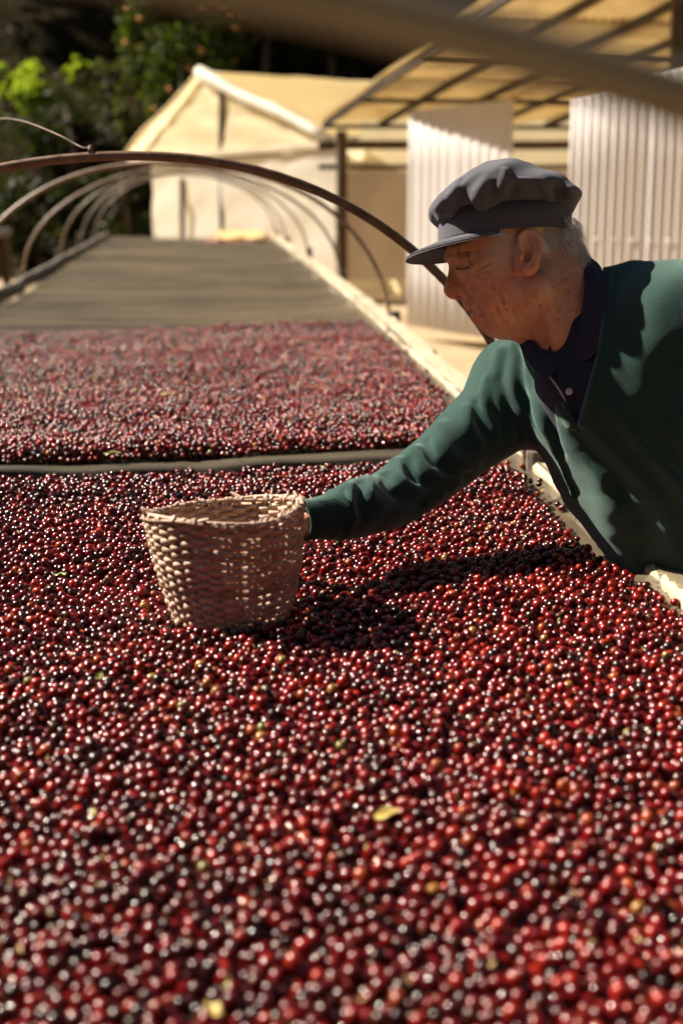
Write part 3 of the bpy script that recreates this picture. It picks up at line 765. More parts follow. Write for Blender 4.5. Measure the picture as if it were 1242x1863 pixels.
# dry flower ends and chaff among the cherries, too small to count
def chaff():
    n = 2600; k = rng.integers(0, len(Q1), n); P = Q1[k, :3]+rng.normal(size=(n, 3))*[.006, .006, .0]+[0, 0, .0055]
    k2 = rng.integers(0, len(Q2), 900); P = np.vstack([P, Q2[k2, :3]+[0, 0, .006]])
    o = leaf_mesh('chaff', P, .0075, M['litter'], None, .35); tag(o, 'pale dry chaff and flower ends sprinkled over the cherries', 'chaff', kind='stuff')
chaff()
def fallen_leaf(px, py, L, W, rot, mat, label, curl=.25):
    p = onplane(px, py, BED+.026); nu, nv = 9, 5; V = []
    for i in range(nu):
        t = i/(nu-1); w = W*math.sin(math.pi*(t*.93+.05))**.8
        for j in range(nv):
            s = j/(nv-1)*2-1; x = (t-.5)*L; y = s*w/2
            V.append((x, y, curl*L*(t-.4)**2+abs(s)*w*.25+.002*math.sin(9*t+s*3)))
    V = np.array(V); c, s = math.cos(rot), math.sin(rot); V = V@np.array([[c, s, 0], [-s, c, 0], [0, 0, 1]])
    o = mesh('fallen_leaf', V+p, grid_faces(nu, nv), M[mat], None, True, origin=p); tag(o, label, 'leaf', 'bits of leaf lying on the cherries')
for a in ((706, 1484, .036, .017, .5, 'yellow_leaf', 'curled yellow leaf lying in the middle of the near cherries'),
          (478, 1258, .024, .013, 2.6, 'olive_leaf', 'small olive green leaf scrap between the basket and the yellow leaf'),
          (182, 1232, .020, .010, 1.4, 'olive_leaf', 'narrow olive leaf scrap left of and below the basket'),
          (110, 1046, .020, .007, .1, 'green_leaf', 'pale green sliver of leaf left of the basket'),
          (887, 962, .013, .009, .3, 'yellow_leaf', 'tiny yellow scrap under the reaching sleeve'),
          (985, 893, .012, .008, .8, 'yellow_leaf', 'tiny pale scrap beside the right rail'),
          (205, 826, .040, .018, .2, 'olive_leaf', 'green scrap at the near edge of the rear cherries'),
          (310, 664, .050, .030, .4, 'green_leaf', 'whitish green scrap on the rear cherries toward the empty net'),
          (706, 692, .045, .025, .9, 'yellow_leaf', 'yellow scrap on the rear cherries close to the rail'),
          (735, 683, .040, .022, 2.0, 'olive_leaf', 'olive scrap on the rear cherries close to the rail'),
          (305, 718, .040, .020, .2, 'yellow_leaf', 'yellowish scrap in the middle of the rear cherries'),
          (388, 1838, .018, .010, 2.2, 'yellow_leaf', 'yellow scrap at the bottom edge of the photo')): fallen_leaf(*a)
# small heap left at the far end of the net
def heap():
    c = onplane(440, 436); n, m = 28, 14; V = []
    for i in range(n):
        for j in range(m):
            a = 2*math.pi*i/n; t = j/(m-1); rr = t
            z = .055*(1-rr**2)*(1+.25*math.sin(3*a+1))+.012*math.sin(9*a+7*t)*(1-t)
            V.append((c[0]+.42*rr*math.cos(a)*(1+.1*math.sin(2*a)), c[1]+.5*rr*math.sin(a), BED-.002+z))
    F = [(i*m+j, i*m+j+1, ((i+1) % n)*m+j+1, ((i+1) % n)*m+j) for i in range(n) for j in range(m-1)]
    t = NT('dry_husk'); v = t.coord('Object'); nz = t.noise(v, 60, 4, .7)
    t.base(t.ramp(nz, [(.35, (.30, .10, .07)), (.65, (.50, .24, .17))])); t.set(Roughness=.8); t.bump(nz, 1, .02)
    o = mesh('husk_heap', V, F, t.m, None, True, origin=(c[0], c[1], BED)); tag(o, 'low heap of pinkish drying husks at the far end of the bed', 'heap')
    t = NT('sackcloth'); v = t.coord('Object'); nz = t.noise(v, 25, 4); t.base(t.ramp(nz, [(.3, (.48, .32, .12)), (.7, (.66, .48, .22))])); t.set(Roughness=.9)
    V, F = sheet_vf(c+[-.27, -.42, .030], c+[.24, -.44, .030], c+[.22, .10, .095], c+[-.25, .12, .10], 14, 9, .012, 3, 2)
    V2 = V.copy(); V2[:, 2] -= .02
    o = mesh('sack', np.vstack([V2, V]), F+[tuple(i+len(V) for i in f) for f in F], t.m, None, True, origin=c); tag(o, 'folded yellow sack lying on the pinkish heap', 'sack')
heap()

# ------------------------------------------------------------------ woven basket
def basket():
    H, r0, r1 = .160, .074, .107; ns, rows = 36, 27
    c = np.array([BASK[0], BASK[1], BED+.016])
    root = empty('basket', c); tag(root, 'open woven cane basket standing on the cherries', 'basket')
    def prof(t): return r0+(r1-r0)*(t**.85)+.004*math.sin(math.pi*t)
    tilt = Matrix.Rotation(R(-3.2), 3, 'Y') @ Matrix.Rotation(R(-4.0), 3, 'X')
    tilt = np.array(tilt)
    def deform(V):
        V = np.asarray(V, float).copy(); t = np.clip(V[:, 2]/H, 0, 1.2)
        V[:, 0] *= 1+.012*t; V[:, 1] *= 1-.02*t
        a = np.arctan2(V[:, 1], V[:, 0])
        V[:, 2] += t*(.0045*np.sin(2*a+.6)+.0025*np.sin(3*a+2.1))
        V[:, :2] *= (1+.008*np.sin(3*a+V[:, 2]*30))[:, None]
        return V@tilt.T+c
    # upright stakes: thin flat strips
    for k in range(ns):
        a0 = 2*math.pi*(k+.12*rng.normal())/ns; w = .0065*rng.uniform(.75, 1.2); V = []
        nz = 11
        for i in range(nz):
            t = i/(nz-1); rr = prof(t)+.0004*math.sin(i*2+k); z = H*t*(1+.012*math.sin(k*2.3))
            for (dr, dw) in ((-.0008, -w/2), (-.0008, w/2), (.0008, w/2), (.0008, -w/2)):
                V.append(((rr+dr)*math.cos(a0)-dw*math.sin(a0), (rr+dr)*math.sin(a0)+dw*math.cos(a0), z))
        F = [(i*4+j, i*4+(j+1) % 4, (i+1)*4+(j+1) % 4, (i+1)*4+j) for i in range(nz-1) for j in range(4)]+[(3, 2, 1, 0), tuple(range((nz-1)*4, nz*4))]
        mesh('stake', deform(V), F, M['straw'], root)
    # weavers: each row goes in front of one stake and behind the next
    seg = ns*5
    for i in range(rows):
        t = (i+.6)/rows*.965; h = H/rows*rng.uniform(1.12, 1.42); V = []
        th = .0011*rng.uniform(.9, 1.25); amp = .0029*rng.uniform(.9, 1.15); ph = rng.uniform(0, 6.28); zj = rng.normal()*.0006
        for s in range(seg):
            a = 2*math.pi*s/seg; wv = math.cos(a*ns/2+math.pi*(i % 2))
            wv = math.copysign(abs(wv)**.7, wv)
            rr = prof(t)+amp*wv; z = H*t+zj+.0011*math.sin(a*3+ph)+.0007*math.sin(a*11+ph*2); hh = h*(1+.14*math.sin(a*7+ph*3))
            tw = .0004*wv
            for (dr, dz) in ((-th, -hh/2), (th, -hh/2+.0004), (th+.0006, 0), (th, hh/2-.0004), (-th, hh/2)):
                V.append(((rr+dr)*math.cos(a), (rr+dr)*math.sin(a), z+dz+tw))
        F = [(s*5+j, ((s+1) % seg)*5+j, ((s+1) % seg)*5+(j+1) % 5, s*5+(j+1) % 5) for s in range(seg) for j in range(5)]
        mesh('weaver', deform(V), F, M['straw'], root, True)
    # rim: two hoops bound with a wrapped strip, and stub ends of the stakes
    for dr, dz, rr in ((.0034, -.001, .0024), (-.0030, 0, .0022), (.0005, .003, .0026)):
        P = [((prof(1)+dr)*math.cos(a), (prof(1)+dr)*math.sin(a), H+dz+.0012*math.sin(5*a+dz*900)) for a in np.linspace(0, 2*math.pi, 97)]
        V, F = tube_vf(P, rr, 7, False); mesh('rim_hoop', deform(V), F, M['straw'], root, True)
    for k in range(44):
        a = 2*math.pi*k/44+.03*rng.normal(); P = []; wk = rng.uniform(.85, 1.25)
        for s in np.linspace(0, 2*math.pi*1.02, 13):
            aa = a+.07*s/6.28; q = prof(1)+.0062*wk*math.cos(s); P.append((q*math.cos(aa), q*math.sin(aa), H+.0005+.0058*wk*math.sin(s)))
        P = np.array(P); Vv = []
        for p in P: Vv += [p+[-.0023*math.sin(a), .0023*math.cos(a), 0], p-[-.0023*math.sin(a), .0023*math.cos(a), 0]]
        mesh('rim_wrap', deform(Vv), [(2*i, 2*i+1, 2*i+3, 2*i+2) for i in range(12)], M['straw'], root, True)
    for k in range(16):
        a = rng.uniform(0, 6.28); q = prof(1)+rng.uniform(-.004, .004); p = np.array([q*math.cos(a), q*math.sin(a), H+.004]); d = np.array([rng.normal()*.006-math.sin(a)*.008, rng.normal()*.006+math.cos(a)*.008, rng.uniform(.004, .009)])
        V, F = tube_vf([p, p+d*.6, p+d], [.0026, .0024, .0012], 5); mesh('stake_end', deform(V), F, M['straw'], root)
    # woven floor
    for k in range(11):
        o_ = -.066+k*.0132; L = 2*math.sqrt(max(.072**2-o_**2, .0001)); V = []
        n = 15
        for i in range(n):
            s = (i/(n-1)-.5)*L; zz_ = .004+.0014*math.cos((s/.015)*math.pi+k*math.pi)
            V += [(s, o_-.0055, zz_), (s, o_+.0055, zz_)]
        mesh('floor_strip', deform(V), [(2*i, 2*i+1, 2*i+3, 2*i+2) for i in range(n-1)], M['straw'], root)
        V = [(b, a_, z_-0.0) for (a_, b, z_) in [(v[0], v[1], v[2]+.0002) for v in V]]
        V = [(v[0], v[1], .0094-v[2]) for v in V]
        mesh('floor_strip', deform(V), [(2*i, 2*i+2, 2*i+3, 2*i+1) for i in range(n-1)], M['straw'], root)
basket()

# ------------------------------------------------------------------ the man
class Vol:
    """signed-distance sculpting volume in the photograph's frame (x right, y up, w towards the camera), metres"""
    def __init__(s, lo, hi, h):
        s.h = h; s.lo = np.asarray(lo, float); n = np.ceil((np.asarray(hi)-s.lo)/h).astype(int)+1
        s.ax = [s.lo[i]+np.arange(n[i])*h for i in range(3)]; s.D = np.full(n, .06, np.float32)
    def sub(s, lo, hi):
        sl = []
        for i in range(3):
            a = int(max(0, math.floor((lo[i]-s.lo[i])/s.h))); b = int(min(len(s.ax[i]), math.ceil((hi[i]-s.lo[i])/s.h)+1)); sl.append(slice(a, max(a, b)))
        X, Y, Z = (s.ax[i][sl[i]] for i in range(3))
        return tuple(sl), X[:, None, None], Y[None, :, None], Z[None, None, :]
    def put(s, sl, d, k, cut):
        A = s.D[sl]; d = d.astype(np.float32)
        if cut:
            b = -d
            if k > 0: h = np.maximum(k-np.abs(A-b), 0)/k; s.D[sl] = np.maximum(A, b)+h*h*k/4
            else: s.D[sl] = np.maximum(A, b)
        else:
            if k > 0: h = np.maximum(k-np.abs(A-d), 0)/k; s.D[sl] = np.minimum(A, d)-h*h*k/4
            else: s.D[sl] = np.minimum(A, d)
    def ell(s, c, r, k=.01, rot=0., cut=False, yaw=0.):
        c = np.asarray(c, float); r = np.broadcast_to(np.asarray(r, float), (3,)); m = r.max()+k+4*s.h+.03
        sl, X, Y, Z = s.sub(c-m, c+m)
        x, y, z = X-c[0], Y-c[1], Z-c[2]; ca, sa = math.cos(rot), math.sin(rot); x, y = x*ca+y*sa, -x*sa+y*ca
        if yaw: cb, sb = math.cos(yaw), math.sin(yaw); x, z = x*cb+z*sb, -x*sb+z*cb
        k0 = np.sqrt((x/r[0])**2+(y/r[1])**2+(z/r[2])**2); k1 = np.sqrt((x/r[0]**2)**2+(y/r[1]**2)**2+(z/r[2]**2)**2)
        s.put(sl, k0*(k0-1)/np.maximum(k1, 1e-6), k, cut)
    def cap(s, a, b, ra, rb, k=.01, cut=False):
        a = np.asarray(a, float); b = np.asarray(b, float); m = max(ra, rb)+k+4*s.h+.03
        sl, X, Y, Z = s.sub(np.minimum(a, b)-m, np.maximum(a, b)+m); ba = b-a; L = ba@ba+1e-12
        t = np.clip(((X-a[0])*ba[0]+(Y-a[1])*ba[1]+(Z-a[2])*ba[2])/L, 0, 1)
        d = np.sqrt((X-a[0]-ba[0]*t)**2+(Y-a[1]-ba[1]*t)**2+(Z-a[2]-ba[2]*t)**2)-(ra+(rb-ra)*t)
        s.put(sl, d, k, cut)
    def chain(s, P, rad, k=.01, cut=False, smooth=0):
        P = np.asarray(P, float); rad = np.broadcast_to(np.asarray(rad, float), (len(P),))
        if smooth:
            t = np.linspace(0, len(P)-1, smooth); rad = np.interp(t, np.arange(len(P)), rad); P = spline(P, smooth)
        if cut or k == 0 or len(P) == 2:
            for i in range(len(P)-1): s.cap(P[i], P[i+1], rad[i], rad[i+1], k, cut)
            return
        m = rad.max()+k+4*s.h+.03; sl, X, Y, Z = s.sub(P.min(0)-m, P.max(0)+m); d = None
        for i in range(len(P)-1):
            a, b = P[i], P[i+1]; ba = b-a; L = ba@ba+1e-12
            t = np.clip(((X-a[0])*ba[0]+(Y-a[1])*ba[1]+(Z-a[2])*ba[2])/L, 0, 1)
            e = np.sqrt((X-a[0]-ba[0]*t)**2+(Y-a[1]-ba[1]*t)**2+(Z-a[2]-ba[2]*t)**2)-(rad[i]+(rad[i+1]-rad[i])*t)
            d = e if d is None else np.minimum(d, e)
        s.put(sl, d, k, cut)
    def cutchain(s, P, rad, k=.01, smooth=0):
        s.D *= -1; s.chain(P, rad, k, False, smooth) if False else None; s.D *= -1
        P = np.asarray(P, float); rad = np.broadcast_to(np.asarray(rad, float), (len(P),))
        if smooth:
            t = np.linspace(0, len(P)-1, smooth); rad = np.interp(t, np.arange(len(P)), rad); P = spline(P, smooth)
        m = rad.max()+k+4*s.h+.03; sl, X, Y, Z = s.sub(P.min(0)-m, P.max(0)+m); d = None
        for i in range(len(P)-1):
            a, b = P[i], P[i+1]; ba = b-a; L = ba@ba+1e-12
            t = np.clip(((X-a[0])*ba[0]+(Y-a[1])*ba[1]+(Z-a[2])*ba[2])/L, 0, 1)
            e = np.sqrt((X-a[0]-ba[0]*t)**2+(Y-a[1]-ba[1]*t)**2+(Z-a[2]-ba[2]*t)**2)-(rad[i]+(rad[i+1]-rad[i])*t)
            d = e if d is None else np.minimum(d, e)
        s.put(sl, d, k, True)
    def surf(s, px, py, z0=1.9, z1=2.6):
        """first surface met along the line of sight through a photo pixel"""
        zs = np.arange(z0, z1, s.h*.5); P = np.stack([(px-621)/FPX*zs, (931.5-py)/FPX*zs, -zs], 1)
        I = np.round((P-s.lo)/s.h).astype(int); ok = ((I >= 0) & (I < np.array(s.D.shape))).all(1)
        I = np.clip(I, 0, np.array(s.D.shape)-1); d = np.where(ok, s.D[I[:, 0], I[:, 1], I[:, 2]], 1)
        k = np.where(d < 0)[0]
        return P[k[0]] if len(k) else None
    def onsurf(s, L, sink=0.0):
        out = []
        for (px, py) in L:
            p = s.surf(px, py)
            if p is not None: out.append(p+np.array([0, 0, -sink]))
        return np.array(out)
    def nets(s):
        D = s.D; ins = D < 0
        c = ins[:-1, :-1, :-1].astype(np.int8)
        for (a, b, e) in [(0, 0, 1), (0, 1, 0), (0, 1, 1), (1, 0, 0), (1, 0, 1), (1, 1, 0), (1, 1, 1)]:
            c = c+ins[a:D.shape[0]-1+a, b:D.shape[1]-1+b, e:D.shape[2]-1+e]
        act = np.argwhere((c > 0) & (c < 8)); n = len(act)
        idx = np.full(c.shape, -1, np.int32); idx[tuple(act.T)] = np.arange(n)
        off = np.array([(a, b, e) for a in (0, 1) for b in (0, 1) for e in (0, 1)])
        val = np.stack([D[tuple((act+o).T)] for o in off], 1)
        acc = np.zeros((n, 3)); cnt = np.zeros(n)
        for i in range(8):
            for j in range(i+1, 8):
                if np.abs(off[i]-off[j]).sum() != 1: continue
                cr = (val[:, i] < 0) != (val[:, j] < 0); t = val[:, i]/np.where(cr, val[:, i]-val[:, j], 1)
                acc += np.where(cr[:, None], off[i]+(off[j]-off[i])*t[:, None], 0); cnt += cr
        V = s.lo+(act+acc/cnt[:, None])*s.h
        Q = []
        for ax in range(3):
            b1, b2 = (ax+1) % 3, (ax+2) % 3
            sa = [slice(None)]*3; sb = [slice(None)]*3; sa[ax] = slice(0, -1); sb[ax] = slice(1, None)
            A = ins[tuple(sa)]; B = ins[tuple(sb)]; e = np.argwhere(A != B)
            e = e[(e[:, b1] > 0) & (e[:, b2] > 0) & (e[:, b1] < D.shape[b1]-1) & (e[:, b2] < D.shape[b2]-1)]
            f1 = np.eye(3, dtype=int)[b1]; f2 = np.eye(3, dtype=int)[b2]
            q = np.stack([idx[tuple((e-f1-f2).T)], idx[tuple((e-f2).T)], idx[tuple(e.T)], idx[tuple((e-f1).T)]], 1)
            fl = ~A[tuple(e.T)]; q[fl] = q[fl][:, ::-1]; Q.append(q)
        return V, np.vstack(Q)
def cq(px, py, z): return np.array([(px-621)/FPX*z, (931.5-py)/FPX*z, -z])
def cam2w(V): V = np.asarray(V, float); return CAM+V[..., 0:1]*r_+V[..., 1:2]*up_-V[..., 2:3]*fw_
def relax(V, F, it=1, lam=.4):
    for _ in range(it):
        S = np.zeros_like(V); n = np.zeros(len(V))
        for a, b in ((0, 1), (1, 2), (2, 3), (3, 0)):
            np.add.at(S, F[:, a], V[F[:, b]]); np.add.at(S, F[:, b], V[F[:, a]]); np.add.at(n, F[:, a], 1); np.add.at(n, F[:, b], 1)
        V = V+lam*(S/np.maximum(n, 1)[:, None]-V)
    return V

# materials of the figure
t = NT('skin'); v = t.coord('Object')
red = t.attr('flush').outputs['Fac']; grey = t.attr('stubble').outputs['Fac']
n1 = t.noise(v, 38, 5, .65); n2 = t.noise(v, 150, 4, .6); n3 = t.noise(v, 120, 2, .5)
c = t.ramp(n1, [(.30, (.62, .27, .145)), (.55, (.84, .45, .27)), (.78, (.88, .56, .38))])
c = t.mix(t.math('MULTIPLY', red, t.ramp(n2, [(.25, (.35,)*3), (.7, (1,)*3)])), c, (.84, .20, .13))
spots = t.ramp(n3, [(.62, (0, 0, 0)), (.72, (.6, .6, .6))]); c = t.mix(spots, c, (.34, .13, .07))
c = t.mix(t.math('MULTIPLY', grey, t.ramp(n2, [(.3, (.25,)*3), (.6, (1,)*3)])), c, (.52, .46, .40))
t.base(c); t.set(Roughness=.48, Specular_IOR_Level=.42, Subsurface_Weight=.2, Subsurface_Radius=(.012, .004, .002), Subsurface_Scale=.6)
vor = t.node('TexVoronoi'); vor.inputs['Scale'].default_value = 420; t.link(v, vor.inputs['Vector'])
wr = t.noise(t.coord('Object', (1, 1, 2.6), (0, .5, 0)), 75, 4, .7, 1.2)
h = t.math('ADD', t.math('MULTIPLY', vor.outputs['Distance'], .25), t.math('MULTIPLY', wr, 1.0))
t.bump(h, .8, .0026); M['skin'] = t.m

def knit(name, c1, c2, scale, rough=.95, sheen=.3, fuzz=.4):
    t = NT(name); v = t.coord('Object'); n = t.noise(v, scale, 4, .75); n2 = t.noise(v, 9, 4, .6)
    w = t.node('TexWave'); w.wave_type = 'BANDS'; w.inputs['Scale'].default_value = scale*.55; w.inputs['Distortion'].default_value = 2.5; w.inputs['Detail Scale'].default_value = 3; t.link(v, w.inputs['Vector'])
    fl = t.ramp(t.noise(v, scale*2.2, 2, .5), [(.62, (0, 0, 0)), (.76, (1, 1, 1))])
    c = t.mix(n2, c1, c2); c = t.mix(t.math('MULTIPLY', fl, fuzz), c, tuple(min(1, k*3.2+.03) for k in c2))
    t.base(c); t.set(Roughness=rough, Specular_IOR_Level=.15, Sheen_Weight=sheen, Sheen_Roughness=.45)
    t.p.inputs['Sheen Tint'].default_value = (.6, .85, .78, 1) if c1[1] > c1[0]*1.5 else (.8, .8, .85, 1)
    t.bump(t.math('ADD', n, t.math('MULTIPLY', w.outputs['Fac'], .35)), .55, .0022); M[name] = t.m
knit('green_knit', (.012, .037, .034), (.021, .057, .051), 420, .95, .6, .8)
knit('navy_pique', (.030, .036, .060), (.045, .052, .080), 700, .9, .15, .2)
knit('cap_cloth', (.082, .083, .104), (.122, .122, .146), 650, .85, .15, .25)
knit('trouser_cloth', (.05, .045, .04), (.08, .07, .06), 400, .9, .1, .1)
t = NT('white_hair'); t.base((.88, .85, .80)); t.set(Roughness=.45, Specular_IOR_Level=.5); M['white_hair'] = t.m
t = NT('grey_hair'); t.base((.30, .26, .22)); t.set(Roughness=.5); M['grey_hair'] = t.m
t = NT('pearl'); t.base((.72, .68, .66)); t.set(Roughness=.25, Coat_Weight=.4); M['pearl'] = t.m
t = NT('tooth'); t.base((.72, .66, .55)); t.set(Roughness=.3); M['tooth'] = t.m
t = NT('leather'); t.base((.05, .03, .02)); t.set(Roughness=.5); M['leather'] = t.m

ZH = 2.20                                            # distance of the middle of the face
MAN = np.array([.98, 2.20, 0.0])
man = empty('person', MAN)
tag(man, 'elderly man in grey cap and green sweater leaning over to hold the basket', 'person')

# --- head and neck
def build_head():
    S = Vol(cq(770, 740, 2.34)-[0, 0, 0], cq(1130, 290, 2.05), .002)
    S = Vol((min(cq(780, 0, 2.34)[0], cq(780, 0, 2.05)[0]), cq(0, 760, 2.2)[1], -2.33), (cq(1130, 0, 2.25)[0], cq(0, 300, 2.2)[1], -2.085), .002)
    q = lambda px, py, d=0.: cq(px, py, ZH-d)
    def both(fn, px, py, d, *a, **k):
        c = q(px, py); fn(c+[0, 0, d], *a, **k); fn(c-[0, 0, d], *a, **k)
    S.ell(q(930, 412), (.082, .078, .072), 0, .12)                                  # cranium
    S.ell(q(893, 480), (.058, .078, .060), .03, .18)                                # face
    S.ell(q(893, 533), (.044, .042, .047), .02, .3)                                 # upper jaw
    S.ell(q(910, 572), (.037, .031, .040), .02)                                     # lower jaw
    S.ell(q(899, 588), (.022, .016, .022), .012)                                    # chin
    for sg in (-1, 1):
        S.cap(q(968, 535)+[0, 0, sg*.050], q(912, 585)+[0, 0, sg*.018], .026, .018, .025)     # jaw line
        S.ell(q(872, 507)+[0, 0, sg*.040], (.024, .020, .020), .022, .3)            # cheek bone
        S.ell(q(905, 545)+[0, 0, sg*.045], (.030, .026, .016), .025, .4)            # cheek
    S.chain([q(1000, 515), q(1022, 590), q(1050, 700)], [.058, .056, .048], .03)    # neck
    S.cap(q(1022, 478), q(1048, 560), .038, .05, .03)                               # nape
    S.chain([q(925, 592), q(955, 612), q(992, 660)], [.012, .012, .014], .022)      # loose skin under the chin
    for sg in (-1, 1): S.chain([q(975, 540)+[0, 0, sg*.052], q(1005, 610)+[0, 0, sg*.048], q(1020, 680)+[0, 0, sg*.022]], [.014, .013, .011], .02)
    # brow
    S.chain([q(824, 463)+[0, 0, d] for d in (-.042, -.022, 0, .022)]+[q(838, 462)+[0, 0, .044]], [.008, .013, .012, .013, .009], .016)
    # eye socket, lids, bag
    for sg in (-1, 1):
        S.ell(q(826, 481)+[0, 0, sg*.034], (.013, .010, .015), .012, .2, True)
        S.ell(q(840, 483)+[0, 0, sg*.033], (.0125, .0125, .0125), .004)
        S.chain([q(829, 485)+[0, 0, sg*.024], q(830, 490)+[0, 0, sg*.036], q(845, 489)+[0, 0, sg*.046]], .0022, .003, True)
        S.chain([q(832, 497)+[0, 0, sg*.026], q(835, 502)+[0, 0, sg*.036], q(850, 500)+[0, 0, sg*.047]], .0042, .014)
        S.chain([q(826, 471)+[0, 0, sg*.025], q(829, 474)+[0, 0, sg*.036], q(846, 477)+[0, 0, sg*.048]], .0048, .010)
    # nose
    S.chain([q(829, 466), q(826, 490), q(825, 512), q(824, 525)], [.0085, .0085, .0115, .0125], .008)
    S.ell(q(823, 527), (.0125, .0115, .0125), .006)
    S.chain([q(846, 510), q(832, 525)], [.017, .014], .012)
    for sg in (-1, 1):
        S.ell(q(838, 529)+[0, 0, sg*.0125], (.0125, .0098, .0075), .004, .1)
        S.ell(q(833, 539)+[0, 0, sg*.0075], (.0062, .0040, .0036), .002, .1, True)
        S.chain([q(851, 524)+[0, 0, sg*.018], q(850, 537)+[0, 0, sg*.016]], .0018, .004, True)
    # lips, mouth, folds
    S.chain([q(868, 563)+[0, 0, -.022], q(856, 557)+[0, 0, -.010], q(853, 556), q(856, 557)+[0, 0, .010], q(868, 563)+[0, 0, .022]], [.004, .0066, .0068, .0066, .004], .008)
    S.chain([q(873, 576)+[0, 0, -.021], q(868, 579)+[0, 0, -.010], q(866, 580), q(868, 579)+[0, 0, .010], q(873, 576)+[0, 0, .021]], [.004, .0064, .0068, .0064, .004], .007)
    S.chain([q(878, 569)+[0, 0, -.023], q(858, 568)+[0, 0, -.012], q(852, 568), q(858, 568)+[0, 0, .012], q(877, 569)+[0, 0, .025]], [.0018, .0040, .0042, .0040, .0018], .002, True)
    S.chain([q(884, 591)+[0, 0, -.015], q(879, 590), q(884, 591)+[0, 0, .015]], .0032, .007, True)
    for L, rr in (([(846, 531), (858, 545), (871, 558), (879, 574)], .0020), ([(880, 577), (884, 590), (892, 600)], .0015), ([(900, 560), (910, 582), (925, 598)], .0016),
                  ([(866, 487), (878, 484), (888, 478)], .0011), ([(866, 492), (879, 493), (889, 492)], .0011), ([(864, 497), (874, 502), (882, 508)], .0011),
                  ([(985, 545), (1000, 575), (1012, 610)], .0014), ([(975, 570), (990, 605), (1002, 640)], .0014), ([(1005, 520), (1028, 505), (1050, 492)], .0016), ([(1010, 545), (1030, 532), (1052, 520)], .0014),
                  ([(840, 520), (846, 509), (852, 500)], .0010), ([(930, 560), (940, 585), (955, 600)], .0012), ([(890, 515), (905, 530), (915, 552)], .0013)):
        P = S.onsurf(L, -.0002)
        if len(P) > 1: S.cutchain(P, [rr*1.5]*len(P), .004, 9)
    # ear (near side and far side)
    for sg in (1, -1):
        zc = sg*.074
        e = lambda px, py, d=0.: (cq(px, py, ZH-.074)+[0, 0, d]) if sg > 0 else (q(px, py)*1+[0, 0, -.074-d])
        S.cap(e(947, 452, -.012), e(949, 482, -.012), .013, .011, .006)
        S.ell(e(961, 460, .001), (.0185, .0345, .0075), .003, .10, False, .35*sg)
        S.ell(e(961, 460, .011), (.0130, .0270, .0080), .002, .10, True, .35*sg)
        H = [(946, 448), (944, 436), (948, 427), (957, 422), (968, 424), (977, 433), (981, 447), (980, 462), (975, 476), (968, 488)]
        S.chain([e(x, y, .003+.010*(x-945)/36) for x, y in H], [.003, .0038, .004, .0042, .0044, .0044, .0042, .0040, .0036, .003], .002, False, 24)
        S.chain([e(966, 440, .008), (e(971, 455, .0095)), e(969, 470, .009), e(960, 482, .006)], [.0022, .0032, .0034, .003], .003, False, 12)
        S.ell(e(957, 467, .006), (.0072, .0100, .0110), .002, .1, True)
        S.ell(e(947, 467, .005), (.0042, .0060, .0050), .003)
        S.ell(e(957, 492, .003), (.0090, .0092, .0062), .004)
    V, F = S.nets()
    V = relax(V, F, 1, .35)
    return S, V, F
HS, HV, HF = build_head()

def hand_parts(wrist, dirn, palm_n, size=1.0, curl=.5, splay=.18, thumb_side=1, back=None):
    """hand volume: palm, four unequal bent fingers and a thumb from the side of the palm"""
    d = np.asarray(dirn, float); d /= np.linalg.norm(d); n = np.asarray(palm_n, float); n = n-d*(n@d); n /= np.linalg.norm(n); s = np.cross(d, n)*thumb_side
    w = np.asarray(wrist, float); S = Vol(w-.17*size-.03, w+.17*size+.03, .0025)
    S.chain([w-d*.04 if back is None else np.asarray(back), w, w+d*.03], [.022*size, .0225*size, .024*size], .01)
    for o, L in ((-.028, .082), (-.010, .088), (.010, .088), (.027, .080)):
        S.cap(w+d*.012+s*o*.7*size, w+(d*L+s*o)*size, .0145*size, .0115*size, .012)
    for i, (o, L) in enumerate(((.027, .070), (.010, .080), (-.009, .074), (-.027, .058))):
        b = w+(d*(.086-.004*abs(i-1.3))+s*o)*size; dd = d+s*o*splay*6; dd /= np.linalg.norm(dd); P = [b]; a = 0
        for k, f in enumerate((.44, .30, .26)):
            a += curl*(.7, 1.0, .8)[k]; P.append(P[-1]+(dd*math.cos(a)+n*math.sin(a))*L*f*size)
        S.chain(P, [.0100*size, .0092*size, .0082*size, .0070*size], .003)
    b = w+(d*.022+s*.026)*size; P = [b, b+(d*.028+s*.022+n*.008)*size, b+(d*.056+s*.030+n*.016)*size, b+(d*.080+s*.030+n*.020)*size]
    S.chain(P, [.0150*size, .0122*size, .0105*size, .0082*size], .008)
    return S.nets()
# right hand lies round the far side of the basket; left hand rests on the rail
bc = np.array([BASK[0], BASK[1], BED+.016])
def w2cam(p): v = np.asarray(p)-CAM; return np.array([v@r_, v@up_, -(v@fw_)])
Wr = cq(572, 944, 2.11)
def radial(a, rr, h): return w2cam(bc+np.array([rr*math.cos(a), rr*math.sin(a), h]))
HW = cq(545, 956, 2.10)
RHV, RHF = hand_parts(HW, cq(465, 985, 2.150)-HW, np.array([-.25, .0, 1.0]), .95, .16, .05, 1, Wr)
LW = w2cam((.80, 1.90, .975))
LHV, LHF = hand_parts(LW, w2cam((.67, 1.87, .965))-w2cam((.80, 1.90, .975)), w2cam((.80, 1.9, .80))-w2cam((.80, 1.9, .95)), .98, .30, .12, 1)
